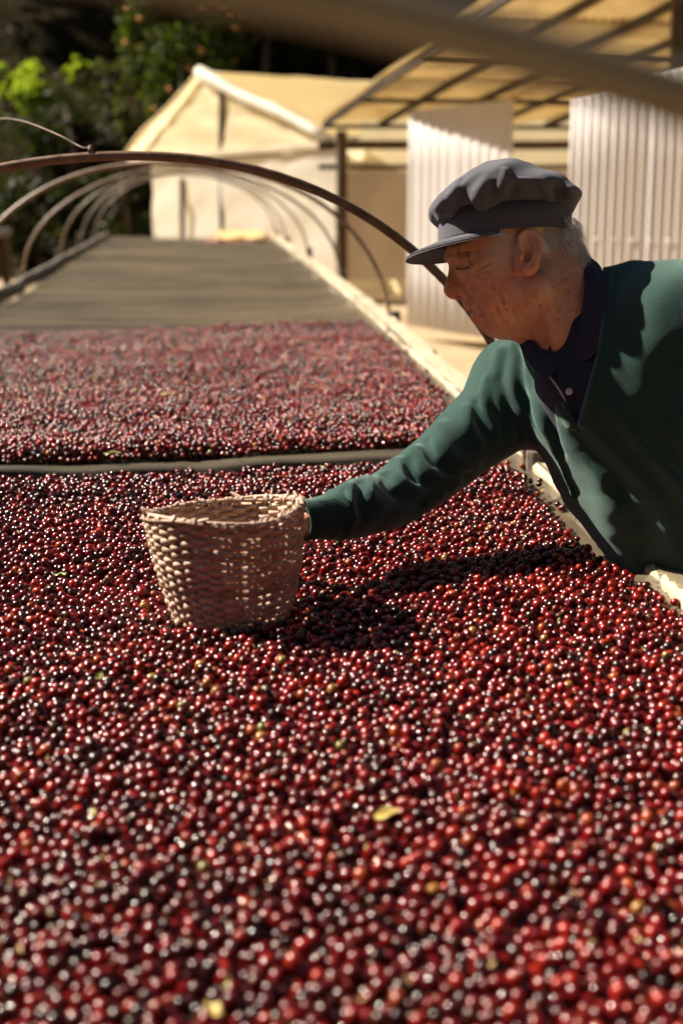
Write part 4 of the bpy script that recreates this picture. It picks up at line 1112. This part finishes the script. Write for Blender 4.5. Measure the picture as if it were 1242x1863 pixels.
# forearms inside the sleeves keep hands and neck one body
A = Vol((.08, -.20, -2.50), (.80, .36, -1.90), .006)
RSH, LSH = cq(935, 690, 2.36), cq(1238, 585, 2.12)
A.chain([HW, Wr, cq(732, 893, 2.25), RSH], [.022, .022, .028, .034], .01)
A.chain([cq(1045, 700, 2.24), RSH], [.036, .03], .02); A.chain([cq(1055, 690, 2.22), LSH], [.036, .03], .02)
LEL = w2cam((.98, 1.93, 1.13))
A.chain([LSH, LEL, LW], [.042, .036, .024], .01)
AV, AF = A.nets()
parts = [(HV, HF), (RHV, RHF), (LHV, LHF), (AV, AF)]
Vb = np.vstack([p[0] for p in parts]); o = 0; Fb = []
for vv, ff in parts: Fb.append(ff+o); o += len(vv)
body = mesh('body', cam2w(Vb), np.vstack(Fb), M['skin'], man, True)
def gauss(V, px, py, z, r): return np.exp(-((V-cq(px, py, z))**2).sum(1)/r**2)
fl = np.zeros(len(Vb)); st = np.zeros(len(Vb))
for (x, y, z, r, a) in ((820, 527, 2.2, .020, .8), (880, 520, 2.155, .030, .55), (855, 562, 2.19, .012, .9), (868, 580, 2.19, .012, .9), (960, 460, 2.12, .03, .35), (958, 495, 2.12, .014, .6), (1000, 660, 2.15, .05, .35), (920, 530, 2.14, .03, .45), (880, 600, 2.19, .02, .3)): fl += a*gauss(Vb, x, y, z, r)
for (x, y, z, r, a) in ((912, 452, 2.135, .022, .95), (905, 475, 2.14, .016, .6), (925, 430, 2.13, .02, .7), (1015, 440, 2.14, .05, .9), (950, 585, 2.15, .03, .18), (905, 600, 2.18, .03, .15)): st += a*gauss(Vb, x, y, z, r)
for nm, val in (('flush', fl), ('stubble', st)):
    a = body.data.attributes.new(nm, 'FLOAT', 'POINT'); a.data.foreach_set('value', np.clip(val, 0, 1).astype(np.float32))
P = [cq(861, 570.5, ZH-.004), cq(866, 569.8, ZH-.012)]
V, F = tube_vf([cam2w(p) for p in [cq(863, 571, ZH+.010), cq(859, 571.5, ZH), cq(863, 571, ZH-.010), cq(868, 570, ZH-.016)]], [.0026, .003, .003, .0025], 8); mesh('teeth', V, F, M['tooth'], body, True)

P = HS.onsurf([(828, 486), (833, 489), (840, 490), (848, 488), (854, 486)], -.0004)
V, F = tube_vf([cam2w(p) for p in spline(P, 10)], [.0004]+[.0011]*8+[.0004], 6); mesh('eyelashes', V, F, M['leather'], body, True)
# --- hair: fine white strands under the back of the cap, brows
def hair():
    parts = []
    def strand(p, d, L, droop, w=.00045):
        P = [p]; d = d/np.linalg.norm(d)
        for k in range(4):
            d = d+np.array([0, -droop, 0])+rng.normal(size=3)*.10; d /= np.linalg.norm(d); P.append(P[-1]+d*L/4)
        parts.append(tube_vf([cam2w(x) for x in P], [w, w, w*.9, w*.7, w*.2], 3, False))
    n = 0
    while n < 2300:
        px = rng.uniform(984, 1060); py = rng.uniform(405, 474)
        if py > 438+(px-985)*.50+10 or (px < 992 and py > 450): continue
        p = HS.surf(px, py)
        if p is None: continue
        c_ = math.sin(px*.33)+math.sin(py*.41+px*.17)          # locks lie in slightly different directions
        strand(p-[0, 0, .0015], np.array([.62+.16*c_, -.62+.12*c_, .05])+rng.normal(size=3)*.09, rng.uniform(.010, .026), .10, .00032); n += 1
    for k in range(700):     # back and far side of the head
        a = rng.uniform(-1.35, 1.35); c = cq(1000, 440, ZH); p = c+np.array([.036*math.cos(a)+.002, rng.uniform(-.024, .030), -.064*math.sin(a)])
        strand(p, np.array([.75*math.cos(a), -.6, -.5*math.sin(a)])+rng.normal(size=3)*.12, rng.uniform(.014, .026), .16, .00032)
    for k in range(90):      # loose wisps curling out behind the cap
        p = cq(rng.uniform(1032, 1048), rng.uniform(414, 440), ZH-rng.uniform(-.02, .05)); strand(p, np.array([1, .15, .0])+rng.normal(size=3)*.15, rng.uniform(.012, .024), .30, .0003)
    V, F = join_vf(parts); mesh('hair', V, F, M['white_hair'], man, True)
    parts.clear()
    for k in range(110):
        px = rng.uniform(812, 852); p = HS.surf(px, 461+abs(px-830)*.05+rng.normal()*2.5)
        if p is None: continue
        strand(p, np.array([.35-.02*(830-px)*.3, -.25, .35])+rng.normal(size=3)*.25, rng.uniform(.005, .010), .10, .0004)
    V, F = join_vf(parts); mesh('eyebrow', V, F, M['grey_hair'], man, True)
hair()

# --- cap: puffed crown, band and short peak
def poly_sd(px, py, poly):
    poly = np.asarray(poly, float); d = np.full(px.shape, 1e9); ins = np.zeros(px.shape, bool); n = len(poly)
    for i in range(n):
        a, b = poly[i], poly[(i+1) % n]; ba = b-a; t = np.clip(((px-a[0])*ba[0]+(py-a[1])*ba[1])/(ba@ba), 0, 1)
        d = np.minimum(d, np.hypot(px-a[0]-ba[0]*t, py-a[1]-ba[1]*t))
        c = ((a[1] > py) != (b[1] > py)) & (px < (b[0]-a[0])*(py-a[1])/(b[1]-a[1]+1e-12)+a[0]); ins ^= c
    return np.where(ins, -d, d)
def build_cap():
    root = empty('cap', np.array([0, 0, 0])); root.parent = man; root.location = cam2w(cq(915, 410, ZH))-MAN
    S = Vol((cq(770, 0, ZH)[0], cq(0, 450, ZH)[1], -ZH-.13), (cq(1066, 0, ZH)[0], cq(0, 285, ZH)[1], -ZH+.13), .0022)
    out = [(800, 412), (786, 402), (780, 388), (789, 365), (818, 339), (848, 315), (888, 298), (918, 297), (962, 306), (1005, 323), (1036, 341), (1052, 355), (1048, 370), (1036, 391), (1000, 398), (960, 403), (900, 410), (850, 414)]
    X = S.ax[0][:, None]+0*S.ax[1][None, :]; Y = S.ax[1][None, :]+0*S.ax[0][:, None]
    sd = poly_sd(X, Y, [cq(a, b, ZH)[:2] for a, b in spline(np.array(out+[out[0]]), 91)[:-1]])
    Rr, Wd = .052, .108
    e = np.maximum(Rr+sd, 0)/Rr; Z = (S.ax[2]+ZH)[None, None, :]
    asym = 1.0
    D = (np.sqrt(e[:, :, None]**2+(Z/Wd)**2)-1)*Rr*.9
    D = D+.0016*np.sin(X*95+Y*40)[:, :, None]*np.sin(Z*70)+.0012*np.sin(X*60-Y*130+1)[:, :, None]
    S.D = D.astype(np.float32)
    q = lambda px, py, d=0.: cq(px, py, ZH-d)
    # folds on the near side: hollows and pleats
    def pleat(L, rr, k, cut, sink):
        P = S.onsurf(L, sink)
        if len(P) > 1:
            (S.cutchain if cut else S.chain)(P, np.broadcast_to(rr, (len(P),)), k, smooth=9) if cut else S.chain(P, np.broadcast_to(rr, (len(P),)), k, False, 9)
    pleat([(832, 374), (840, 357), (854, 338), (870, 324)], [.004, .012, .011, .005], .012, True, -.003)
    pleat([(840, 384), (852, 381), (866, 372)], [.004, .006, .004], .008, True, -.001)
    pleat([(930, 358), (934, 347), (938, 336)], [.003, .008, .004], .008, True, -.001)
    pleat([(1010, 358), (1014, 349), (1014, 340)], [.003, .009, .005], .010, True, -.001)
    pleat([(800, 386), (808, 376), (818, 362)], [.004, .005, .003], .006, True, -.001)
    pleat([(920, 312), (914, 332), (906, 352), (896, 376)], [.005, .006, .005, .003], .006, False, .002)
    pleat([(838, 328), (824, 350), (818, 372), (822, 392)], [.005, .006, .006, .004], .006, False, .002)
    pleat([(878, 335), (874, 354), (878, 378)], [.006, .010, .006], .016, False, .005)
    pleat([(985, 334), (997, 352), (1000, 370)], [.004, .006, .004], .006, False, .002)
    pleat([(805, 396), (850, 405), (900, 402), (960, 394), (1015, 385)], [.007, .009, .009, .008, .006], .012, False, .003)
    pleat([(850, 318), (900, 324), (960, 326), (1020, 340), (1046, 356)], [.0016]*5, .003, False, .0)      # seam of the top panel
    V, F = S.nets(); V = relax(V, F, 1, .35); crown = mesh('crown', cam2w(V), F, M['cap_cloth'], root, True)
    # band: slightly tapering elliptical ring
    n = 64; V = []; cx = 916
    rings = [(1.0, 0), (1.0, .5), (1.0, 1.0), (.955, 1.0), (.955, 0)]
    for (k, hgt) in rings:
        for i in range(n):
            a = 2*math.pi*i/n; ca, sa = math.cos(a), math.sin(a); ca, sa = math.copysign(abs(ca)**.8, ca), math.copysign(abs(sa)**.8, sa); px = cx+(121 if ca > 0 else 119)*ca*k
            top = 392+(px-800)*-.035; bot = 440+(px-800)*-.075+(3 if sa > 0 else 0)
            p = cq(px, bot+(top-bot)*hgt, ZH); V.append(p+np.array([0, 0, .083*sa*k+.0006*math.sin(9*a)]))
    F = [(j*n+i, j*n+(i+1) % n, (j+1)*n+(i+1) % n, (j+1)*n+i) for j in range(len(rings)-1) for i in range(n)]
    mesh('band', cam2w(V), F, M['cap_cloth'], root, True)
    # peak
    nu, nv = 33, 9; top = []
    for i in range(nu):
        a = R(-82)+R(164)*i/(nu-1)                     # 0 = straight ahead (left in the photo)
        for j in range(nv):
            t = j/(nv-1); ext = .051*max(math.cos(a*1.08), 0)**.75
            px = cx-119*math.cos(a); bot = 441+(px-800)*-.085
            p = cq(px, bot, ZH)+np.array([0, 0, .083*math.sin(a)])
            o_ = np.array([-math.cos(a*.75), 0, math.sin(a*.75)*.75])*ext*t
            dr = -.40*ext*t-.006*t*math.sin(a)**2*0-.004*t*t
            top.append(p+o_+np.array([0, dr-.0006, 0]))
    top = np.array(top); th = np.array([0, -.0034, 0]); V = np.vstack([top, top+th]); n0 = nu*nv
    F = grid_faces(nu, nv)+[tuple(k+n0 for k in reversed(f)) for f in grid_faces(nu, nv)]
    for i in range(nu-1): F.append((i*nv+nv-1, (i+1)*nv+nv-1, (i+1)*nv+nv-1+n0, i*nv+nv-1+n0))
    pk = mesh('peak', cam2w(V), F, M['cap_cloth'], root, True)
    P = [cam2w(top[i*nv+7]+[0, .0006, 0]) for i in range(2, nu-2)]; V, F = tube_vf(P, .0007, 5); mesh('stitching', V, F, M['cap_cloth'], pk, True)
    V, F = sheet_vf(cam2w(cq(889, 430, ZH-.0825)), cam2w(cq(918, 427, ZH-.0835)), cam2w(cq(918, 423, ZH-.0835)), cam2w(cq(889, 426, ZH-.0825)), 3, 2)
    t = NT('woven_label'); t.base((.35, .45, .62)); M['woven_label'] = t.m; mesh('label_tab', V+np.array([0, -.002, 0]), F, t.m, root)
build_cap()

# --- sweater
def torso(S, off):
    S.chain([RSH, cq(1040, 655, 2.27), cq(1130, 610, 2.19), LSH], [.070+off, .070+off, .075+off, .080+off], .03)
    S.chain([cq(1085, 560, 2.26), cq(1160, 560, 2.21), cq(1225, 575, 2.15)], [.062+off, .072+off, .078+off], .04)
    S.chain([cq(1170, 690, 2.18), cq(1270, 830, 2.19), cq(1370, 980, 2.22)], [.112+off, .118+off, .125+off], .06)
    S.chain([cq(1065, 735, 2.31), cq(1155, 850, 2.33), cq(1265, 965, 2.34)], [.105+off, .128+off, .125+off], .06)
    S.chain([cq(1120, 740, 2.22), cq(1190, 850, 2.26), cq(1310, 980, 2.28)], [.105+off, .128+off, .130+off], .06)
    S.chain([cq(1190, 650, 2.30), cq(1330, 800, 2.36), cq(1430, 960, 2.38)], [.10+off, .12+off, .12+off], .06)
def build_sweater():
    S = Vol((cq(550, 0, 2.1)[0], cq(0, 1150, 2.3)[1], -2.52), (.86, cq(0, 440, 2.2)[1], -1.93), .0032)
    torso(S, 0.0)
    # right sleeve reaching to the basket
    S.chain([cq(958, 706, 2.34), cq(880, 775, 2.33), cq(800, 842, 2.29), cq(728, 897, 2.25), cq(655, 926, 2.18), cq(600, 941, 2.13)], [.079, .064, .054, .0495, .0425, .034], .03, False, 18)
    S.ell(cq(640, 925, 2.18), (.034, .042, .042), .02, -.4)
    # left sleeve down to the rail
    S.chain([LSH, LEL, LW+(LEL-LW)*.18], [.078, .056, .036], .03)
    # long folds from the shoulder and along the arm
    def ridge(L, rad, sink=.004, k=.014):
        P = S.onsurf(L, sink)
        if len(P) > 1: S.chain(P, np.broadcast_to(np.asarray(rad, float), (len(P),)), k, False, 3*len(P))
    def crease(L, rad, sink=-.002, k=.014):
        P = S.onsurf(L, sink)
        rad = np.broadcast_to(np.asarray(rad, float), (len(L),))
        if len(P) == len(L): S.cutchain(P+np.stack([0*rad, 0*rad, rad*.45], 1), rad*1.15, k, 3*len(P))
    crease([(925, 640), (916, 690), (925, 740), (950, 790)], [0.0070, 0.0104, 0.0104, 0.0058])
    crease([(945, 640), (946, 690), (962, 745), (990, 800)], [0.0070, 0.0128, 0.0128, 0.0070])
    crease([(905, 690), (900, 730), (915, 775)], [0.0046, 0.0070, 0.0046])
    crease([(975, 690), (992, 750), (1020, 820)], [0.0058, 0.0093, 0.0058])
    ridge([(912, 640), (905, 690), (908, 735), (930, 790)], [0.0058, 0.0082, 0.0082, 0.0046])
    ridge([(936, 625), (932, 690), (944, 750), (972, 805)], [0.0058, 0.0093, 0.0082, 0.0046])
    ridge([(962, 650), (968, 700), (985, 760), (1015, 830), (1040, 900)], [0.0058, 0.0093, 0.0093, 0.0082, 0.0046])
    ridge([(885, 690), (880, 735), (898, 780)], [0.0046, 0.0070, 0.0035])
    crease([(862, 735), (868, 765), (888, 795)], [0.0046, 0.0070, 0.0035])
    ridge([(850, 745), (852, 775), (868, 805)], [0.0046, 0.0070, 0.0035])
    # elbow bundle
    crease([(776, 800), (790, 838), (822, 858), (858, 860)], [0.0058, 0.0104, 0.0093, 0.0046])
    ridge([(800, 778), (800, 812), (825, 838), (862, 848)], [0.0070, 0.0116, 0.0104, 0.0046], .004, .02)
    ridge([(756, 818), (764, 850), (790, 872), (828, 878)], [0.0058, 0.0093, 0.0093, 0.0046], .004, .018)
    crease([(742, 836), (752, 868), (782, 888), (820, 890)], [0.0046, 0.0082, 0.0070, 0.0035])
    ridge([(720, 842), (730, 876), (762, 896), (800, 902)], [0.0046, 0.0082, 0.0070, 0.0035], .004, .016)
    crease([(700, 862), (708, 888), (735, 908), (770, 915)], [0.0035, 0.0070, 0.0058, 0.0035])
    ridge([(668, 870), (672, 900), (690, 922)], [0.0046, 0.0070, 0.0046])
    crease([(652, 876), (654, 905), (664, 935)], [0.0046, 0.0082, 0.0046])
    ridge([(636, 886), (636, 915), (642, 945)], [0.0046, 0.0070, 0.0046])
    crease([(620, 893), (618, 920), (622, 950)], [0.0035, 0.0064, 0.0035])
    # broad soft folds on the chest and belly
    X = S.ax[0][:, None, None]; Y = S.ax[1][None, :, None]; Z = S.ax[2][None, None, :]
    w = 1/(1+np.exp(-(X-.345)*60))/(1+np.exp((Y-.135)*40)); p = .82*X+.57*Y+.012*np.sin(Y*26+X*9)
    S.D -= (w*(.0038*np.sin(p*2*math.pi/.046)+.0022*np.sin(p*2*math.pi/.081+1))+0*Z).astype(np.float32)
    # ribbed neck band along the V, then the opening itself
    vl = [(948, 604), (978, 652), (1012, 708), (1049, 768)]; vr = [(1051, 766), (1072, 700), (1092, 610), (1100, 540), (1098, 505)]
    P = S.onsurf([(x-9, y+6) for x, y in vl], .003); S.chain(P, .008, .006, False, 16)
    P = S.onsurf([(x+9, y+4) for x, y in vr], .003); S.chain(P, .008, .006, False, 16)
    poly = [(938, 588), (950, 604), (978, 650), (1012, 706), (1050, 768), (1070, 700), (1090, 610), (1099, 530), (1094, 470), (1040, 430), (940, 500)]
    X = S.ax[0][:, None, None]; Y = S.ax[1][None, :, None]; Z = S.ax[2][None, None, :]
    PX = 621+FPX*X/(-Z); PY = 931.5-FPX*Y/(-Z)
    sx = np.argwhere((S.ax[0] > .24) & (S.ax[0] < .45))[:, 0]; sy = np.argwhere((S.ax[1] > .10))[:, 0]; sz = np.argwhere(S.ax[2] > -2.40)[:, 0]
    sl = (slice(sx[0], sx[-1]+1), slice(sy[0], sy[-1]+1), slice(sz[0], sz[-1]+1))
    d = poly_sd(PX[sl[0], :, sl[2]]+0*Y[:, sl[1]], PY[:, sl[1], sl[2]]+0*X[sl[0]], poly)*2.2/FPX
    S.D[sl] = np.maximum(S.D[sl], -d.astype(np.float32))
    # gentle unevenness of worn knitwear
    S.D += (.0016*np.sin(X*31+Y*47+1)*np.sin(Z*29+X*11)+.0010*np.sin(X*83-Y*57)*np.sin(Z*61+Y*33)).astype(np.float32)
    # lower hem
    V, F = S.nets(); V = relax(V, F, 1, .45)
    sw = mesh('sweater', cam2w(V), F, M['green_knit'], man, True)
    # loose wool fibres that catch the light
    Wv = cam2w(V); E1 = Wv[F[:, 1]]-Wv[F[:, 0]]; E2 = Wv[F[:, 3]]-Wv[F[:, 0]]; N = np.cross(E1, E2); N /= np.linalg.norm(N, axis=1)[:, None]+1e-12
    k = rng.integers(0, len(F), 26000); p = Wv[F[k, 0]]+E1[k]*rng.random((len(k), 1))+E2[k]*rng.random((len(k), 1))
    d = N[k]+rng.normal(size=(len(k), 3))*.55; d /= np.linalg.norm(d, axis=1)[:, None]; sd = np.cross(d, rng.normal(size=(len(k), 3))); sd /= np.linalg.norm(sd, axis=1)[:, None]
    L_ = rng.uniform(.0012, .0034, (len(k), 1)); w_ = .00016
    FV = np.stack([p+sd*w_, p-sd*w_, p+d*L_], 1).reshape(-1, 3); FF = np.arange(len(FV), dtype=np.int32).reshape(-1, 3)
    mesh('wool_fibres', FV, FF, M['green_knit'], sw)['kind'] = 'stuff'
    # ribbed cuff at the wrist
    a, b = cq(612, 937, 2.135), cq(545, 948, 2.090); n = 132; d = (b-a); L = np.linalg.norm(d); d /= L
    s = np.cross(d, (0, 0, 1.)); s /= np.linalg.norm(s); u = np.cross(s, d); V = []
    rad = [.0385, .0355, .0315, .0295, .0288, .0285, .0270, .0235]; tt = [0, .08, .2, .4, .7, .96, 1.0, .97]
    for r0, t_ in zip(rad, tt):
        for i in range(n):
            an = 2*math.pi*i/n; rr = r0*(1+.030*math.cos(an*44)*(.2 < t_+.05))*(1+.05*math.cos(2*an+.5)); V.append(a+d*L*t_+rr*(s*math.cos(an)+u*math.sin(an)))
    F = [(j*n+i, j*n+(i+1) % n, (j+1)*n+(i+1) % n, (j+1)*n+i) for j in range(len(rad)-1) for i in range(n)]
    mesh('cuff', cam2w(V), F, M['green_knit'], sw, True)
    a, b = LW+(LEL-LW)*.24, LW+(LEL-LW)*.02; d = (b-a); L = np.linalg.norm(d); d /= L; s = np.cross(d, (0, 0, 1.)); s /= np.linalg.norm(s); u = np.cross(s, d); V = []
    for r0, t_ in zip(rad, tt):
        for i in range(n):
            an = 2*math.pi*i/n; rr = r0*1.02*(1+.030*math.cos(an*44)); V.append(a+d*L*t_+rr*(s*math.cos(an)+u*math.sin(an)))
    mesh('cuff', cam2w(V), F, M['green_knit'], sw, True)
build_sweater()

# --- polo shirt: front in the V, collar, placket and button
def build_shirt():
    S = Vol((cq(900, 0, 2.1)[0], cq(0, 830, 2.2)[1], -2.42), (.445, cq(0, 440, 2.2)[1], -2.04), .003)
    torso(S, -.009); S.chain([cq(1040, 600, 2.2), cq(1050, 690, 2.2)], [.060, .066], .02)
    # neck hole
    S.chain([cq(1000, 515, 2.2), cq(1022, 590, 2.2), cq(1030, 645, 2.2)], [.060, .0575, .052], .006, True) if False else S.cutchain([cq(985, 480, 2.2), cq(1022, 590, 2.2), cq(1028, 635, 2.195)], [.075, .0565, .040], .004)
    shirt_surf = S
    V, F = S.nets(); V = relax(V, F, 1)
    sh = mesh('polo_shirt', cam2w(V), F, M['navy_pique'], man, True)
    def flap(inner, outer, name, puff=.004):
        n = 22; m = 7; a = spline([cq(*p) for p in inner], n); b = spline([cq(*p) for p in outer], n); V = []
        for i in range(n):
            for j in range(m):
                t = j/(m-1); p = a[i]*(1-t)+b[i]*t; V.append(p+np.array([-.0, .2, 1])*puff*math.sin(math.pi*min(t*1.15, 1))+np.array([0, .003*math.sin(math.pi*t), 0]))
        V = np.array(V); th = np.array([.0012, -.0004, -.0024]); N = len(V); F = grid_faces(n, m)+[tuple(k+N for k in reversed(f)) for f in grid_faces(n, m)]
        for i in range(n-1):
            for e in (0, m-1): F.append((i*m+e, (i+1)*m+e, (i+1)*m+e+N, i*m+e+N))
        for j in range(m-1):
            for e in (0, n-1): F.append((e*m+j, e*m+j+1, e*m+j+1+N, e*m+j+N))
        return mesh(name, cam2w(np.vstack([V, V+th])), F, M['navy_pique'], sh, True)
    flap([(1030, 470, 2.262), (1050, 464, 2.225), (1060, 480, 2.165), (1062, 525, 2.135), (1056, 575, 2.132), (1043, 622, 2.142), (1022, 655, 2.165)],
         [(1062, 478, 2.275), (1084, 476, 2.232), (1097, 500, 2.150), (1101, 545, 2.112), (1094, 600, 2.104), (1080, 645, 2.110), (1050, 662, 2.136)], 'collar')
    flap([(1018, 662, 2.150), (998, 648, 2.158), (974, 622, 2.175), (957, 602, 2.20), (950, 580, 2.235)],
         [(996, 690, 2.142), (977, 678, 2.152), (958, 654, 2.170), (943, 624, 2.20), (934, 592, 2.238)], 'collar', .003)
    # placket edges and button
    L1 = [(1012, 664), (1018, 690), (1026, 715), (1040, 752)]; P = shirt_surf.onsurf(L1, -.0015)
    V, F = tube_vf(spline(P, 14), .0024, 6); V = cam2w(V); mesh('placket', V, F, M['navy_pique'], sh, True)
    L2 = [(991, 676), (1004, 692), (1018, 712), (1029, 730)]; P = shirt_surf.onsurf(L2, -.0015)
    t = NT('facing'); t.base((.55, .52, .54)); t.set(Roughness=.8)
    V, F = tube_vf(spline(P, 14), .0018, 6); mesh('placket_facing', cam2w(V), F, t.m, sh, True)
    c = shirt_surf.surf(1034, 713)+np.array([0, 0, .003]); n = 20; V = []
    nd = np.array([-.35, .1, .93]); nd /= np.linalg.norm(nd); s = np.cross(nd, (0, 1, 0)); s /= np.linalg.norm(s); u = np.cross(s, nd)
    for rr, h in ((.0, .0006), (.0028, .0006), (.0036, .0016), (.0052, .0016), (.0056, .0), (.0050, -.001)):
        for i in range(n): V.append(c+rr*(s*math.cos(6.2832*i/n)+u*math.sin(6.2832*i/n))+nd*h)
    F = [(j*n+i, j*n+(i+1) % n, (j+1)*n+(i+1) % n, (j+1)*n+i) for j in range(5) for i in range(n)]
    b = mesh('button', cam2w(V), F, M['pearl'], sh, True)
    for dx, dy in ((-.0011, 0), (.0011, 0)):
        V, F = tube_vf([cam2w(c+s*dx+nd*.0005), cam2w(c+s*dx+nd*.0013)], .0006, 6); mesh('thread_hole', V, F, M['leather'], b)
build_shirt()

# --- trousers and shoes (below the bed's edge)
def build_legs():
    S = Vol((.70, 1.85, .0), (1.30, 2.60, 1.10), .008)
    hipL, hipR = np.array([.985, 2.11, .90]), np.array([.985, 2.32, .90])
    S.chain([hipL, hipR], [.125, .125], .04); S.chain([np.array([.93, 2.2, 1.02]), (hipL+hipR)/2], [.14, .14], .05)
    for hp, kn, an in ((hipL, (.96, 2.06, .50), (1.02, 2.04, .09)), (hipR, (.99, 2.36, .50), (1.06, 2.40, .09))):
        S.chain([hp, np.array(kn), np.array(an)], [.105, .075, .062], .03)
    V, F = S.nets(); mesh('trousers', V, F, M['trouser_cloth'], man, True)
    for an in ((1.02, 2.04), (1.06, 2.40)):
        S = Vol((an[0]-.24, an[1]-.09, -.01), (an[0]+.12, an[1]+.09, .14), .006)
        S.chain([np.array([an[0]+.03, an[1], .055]), np.array([an[0]-.07, an[1], .045]), np.array([an[0]-.15, an[1], .036])], [.046, .044, .034], .02); S.D = np.maximum(S.D, (.004-S.ax[2])[None, None, :].astype(np.float32))
        V, F = S.nets(); mesh('shoe', V, F, M['leather'], man, True)
build_legs()
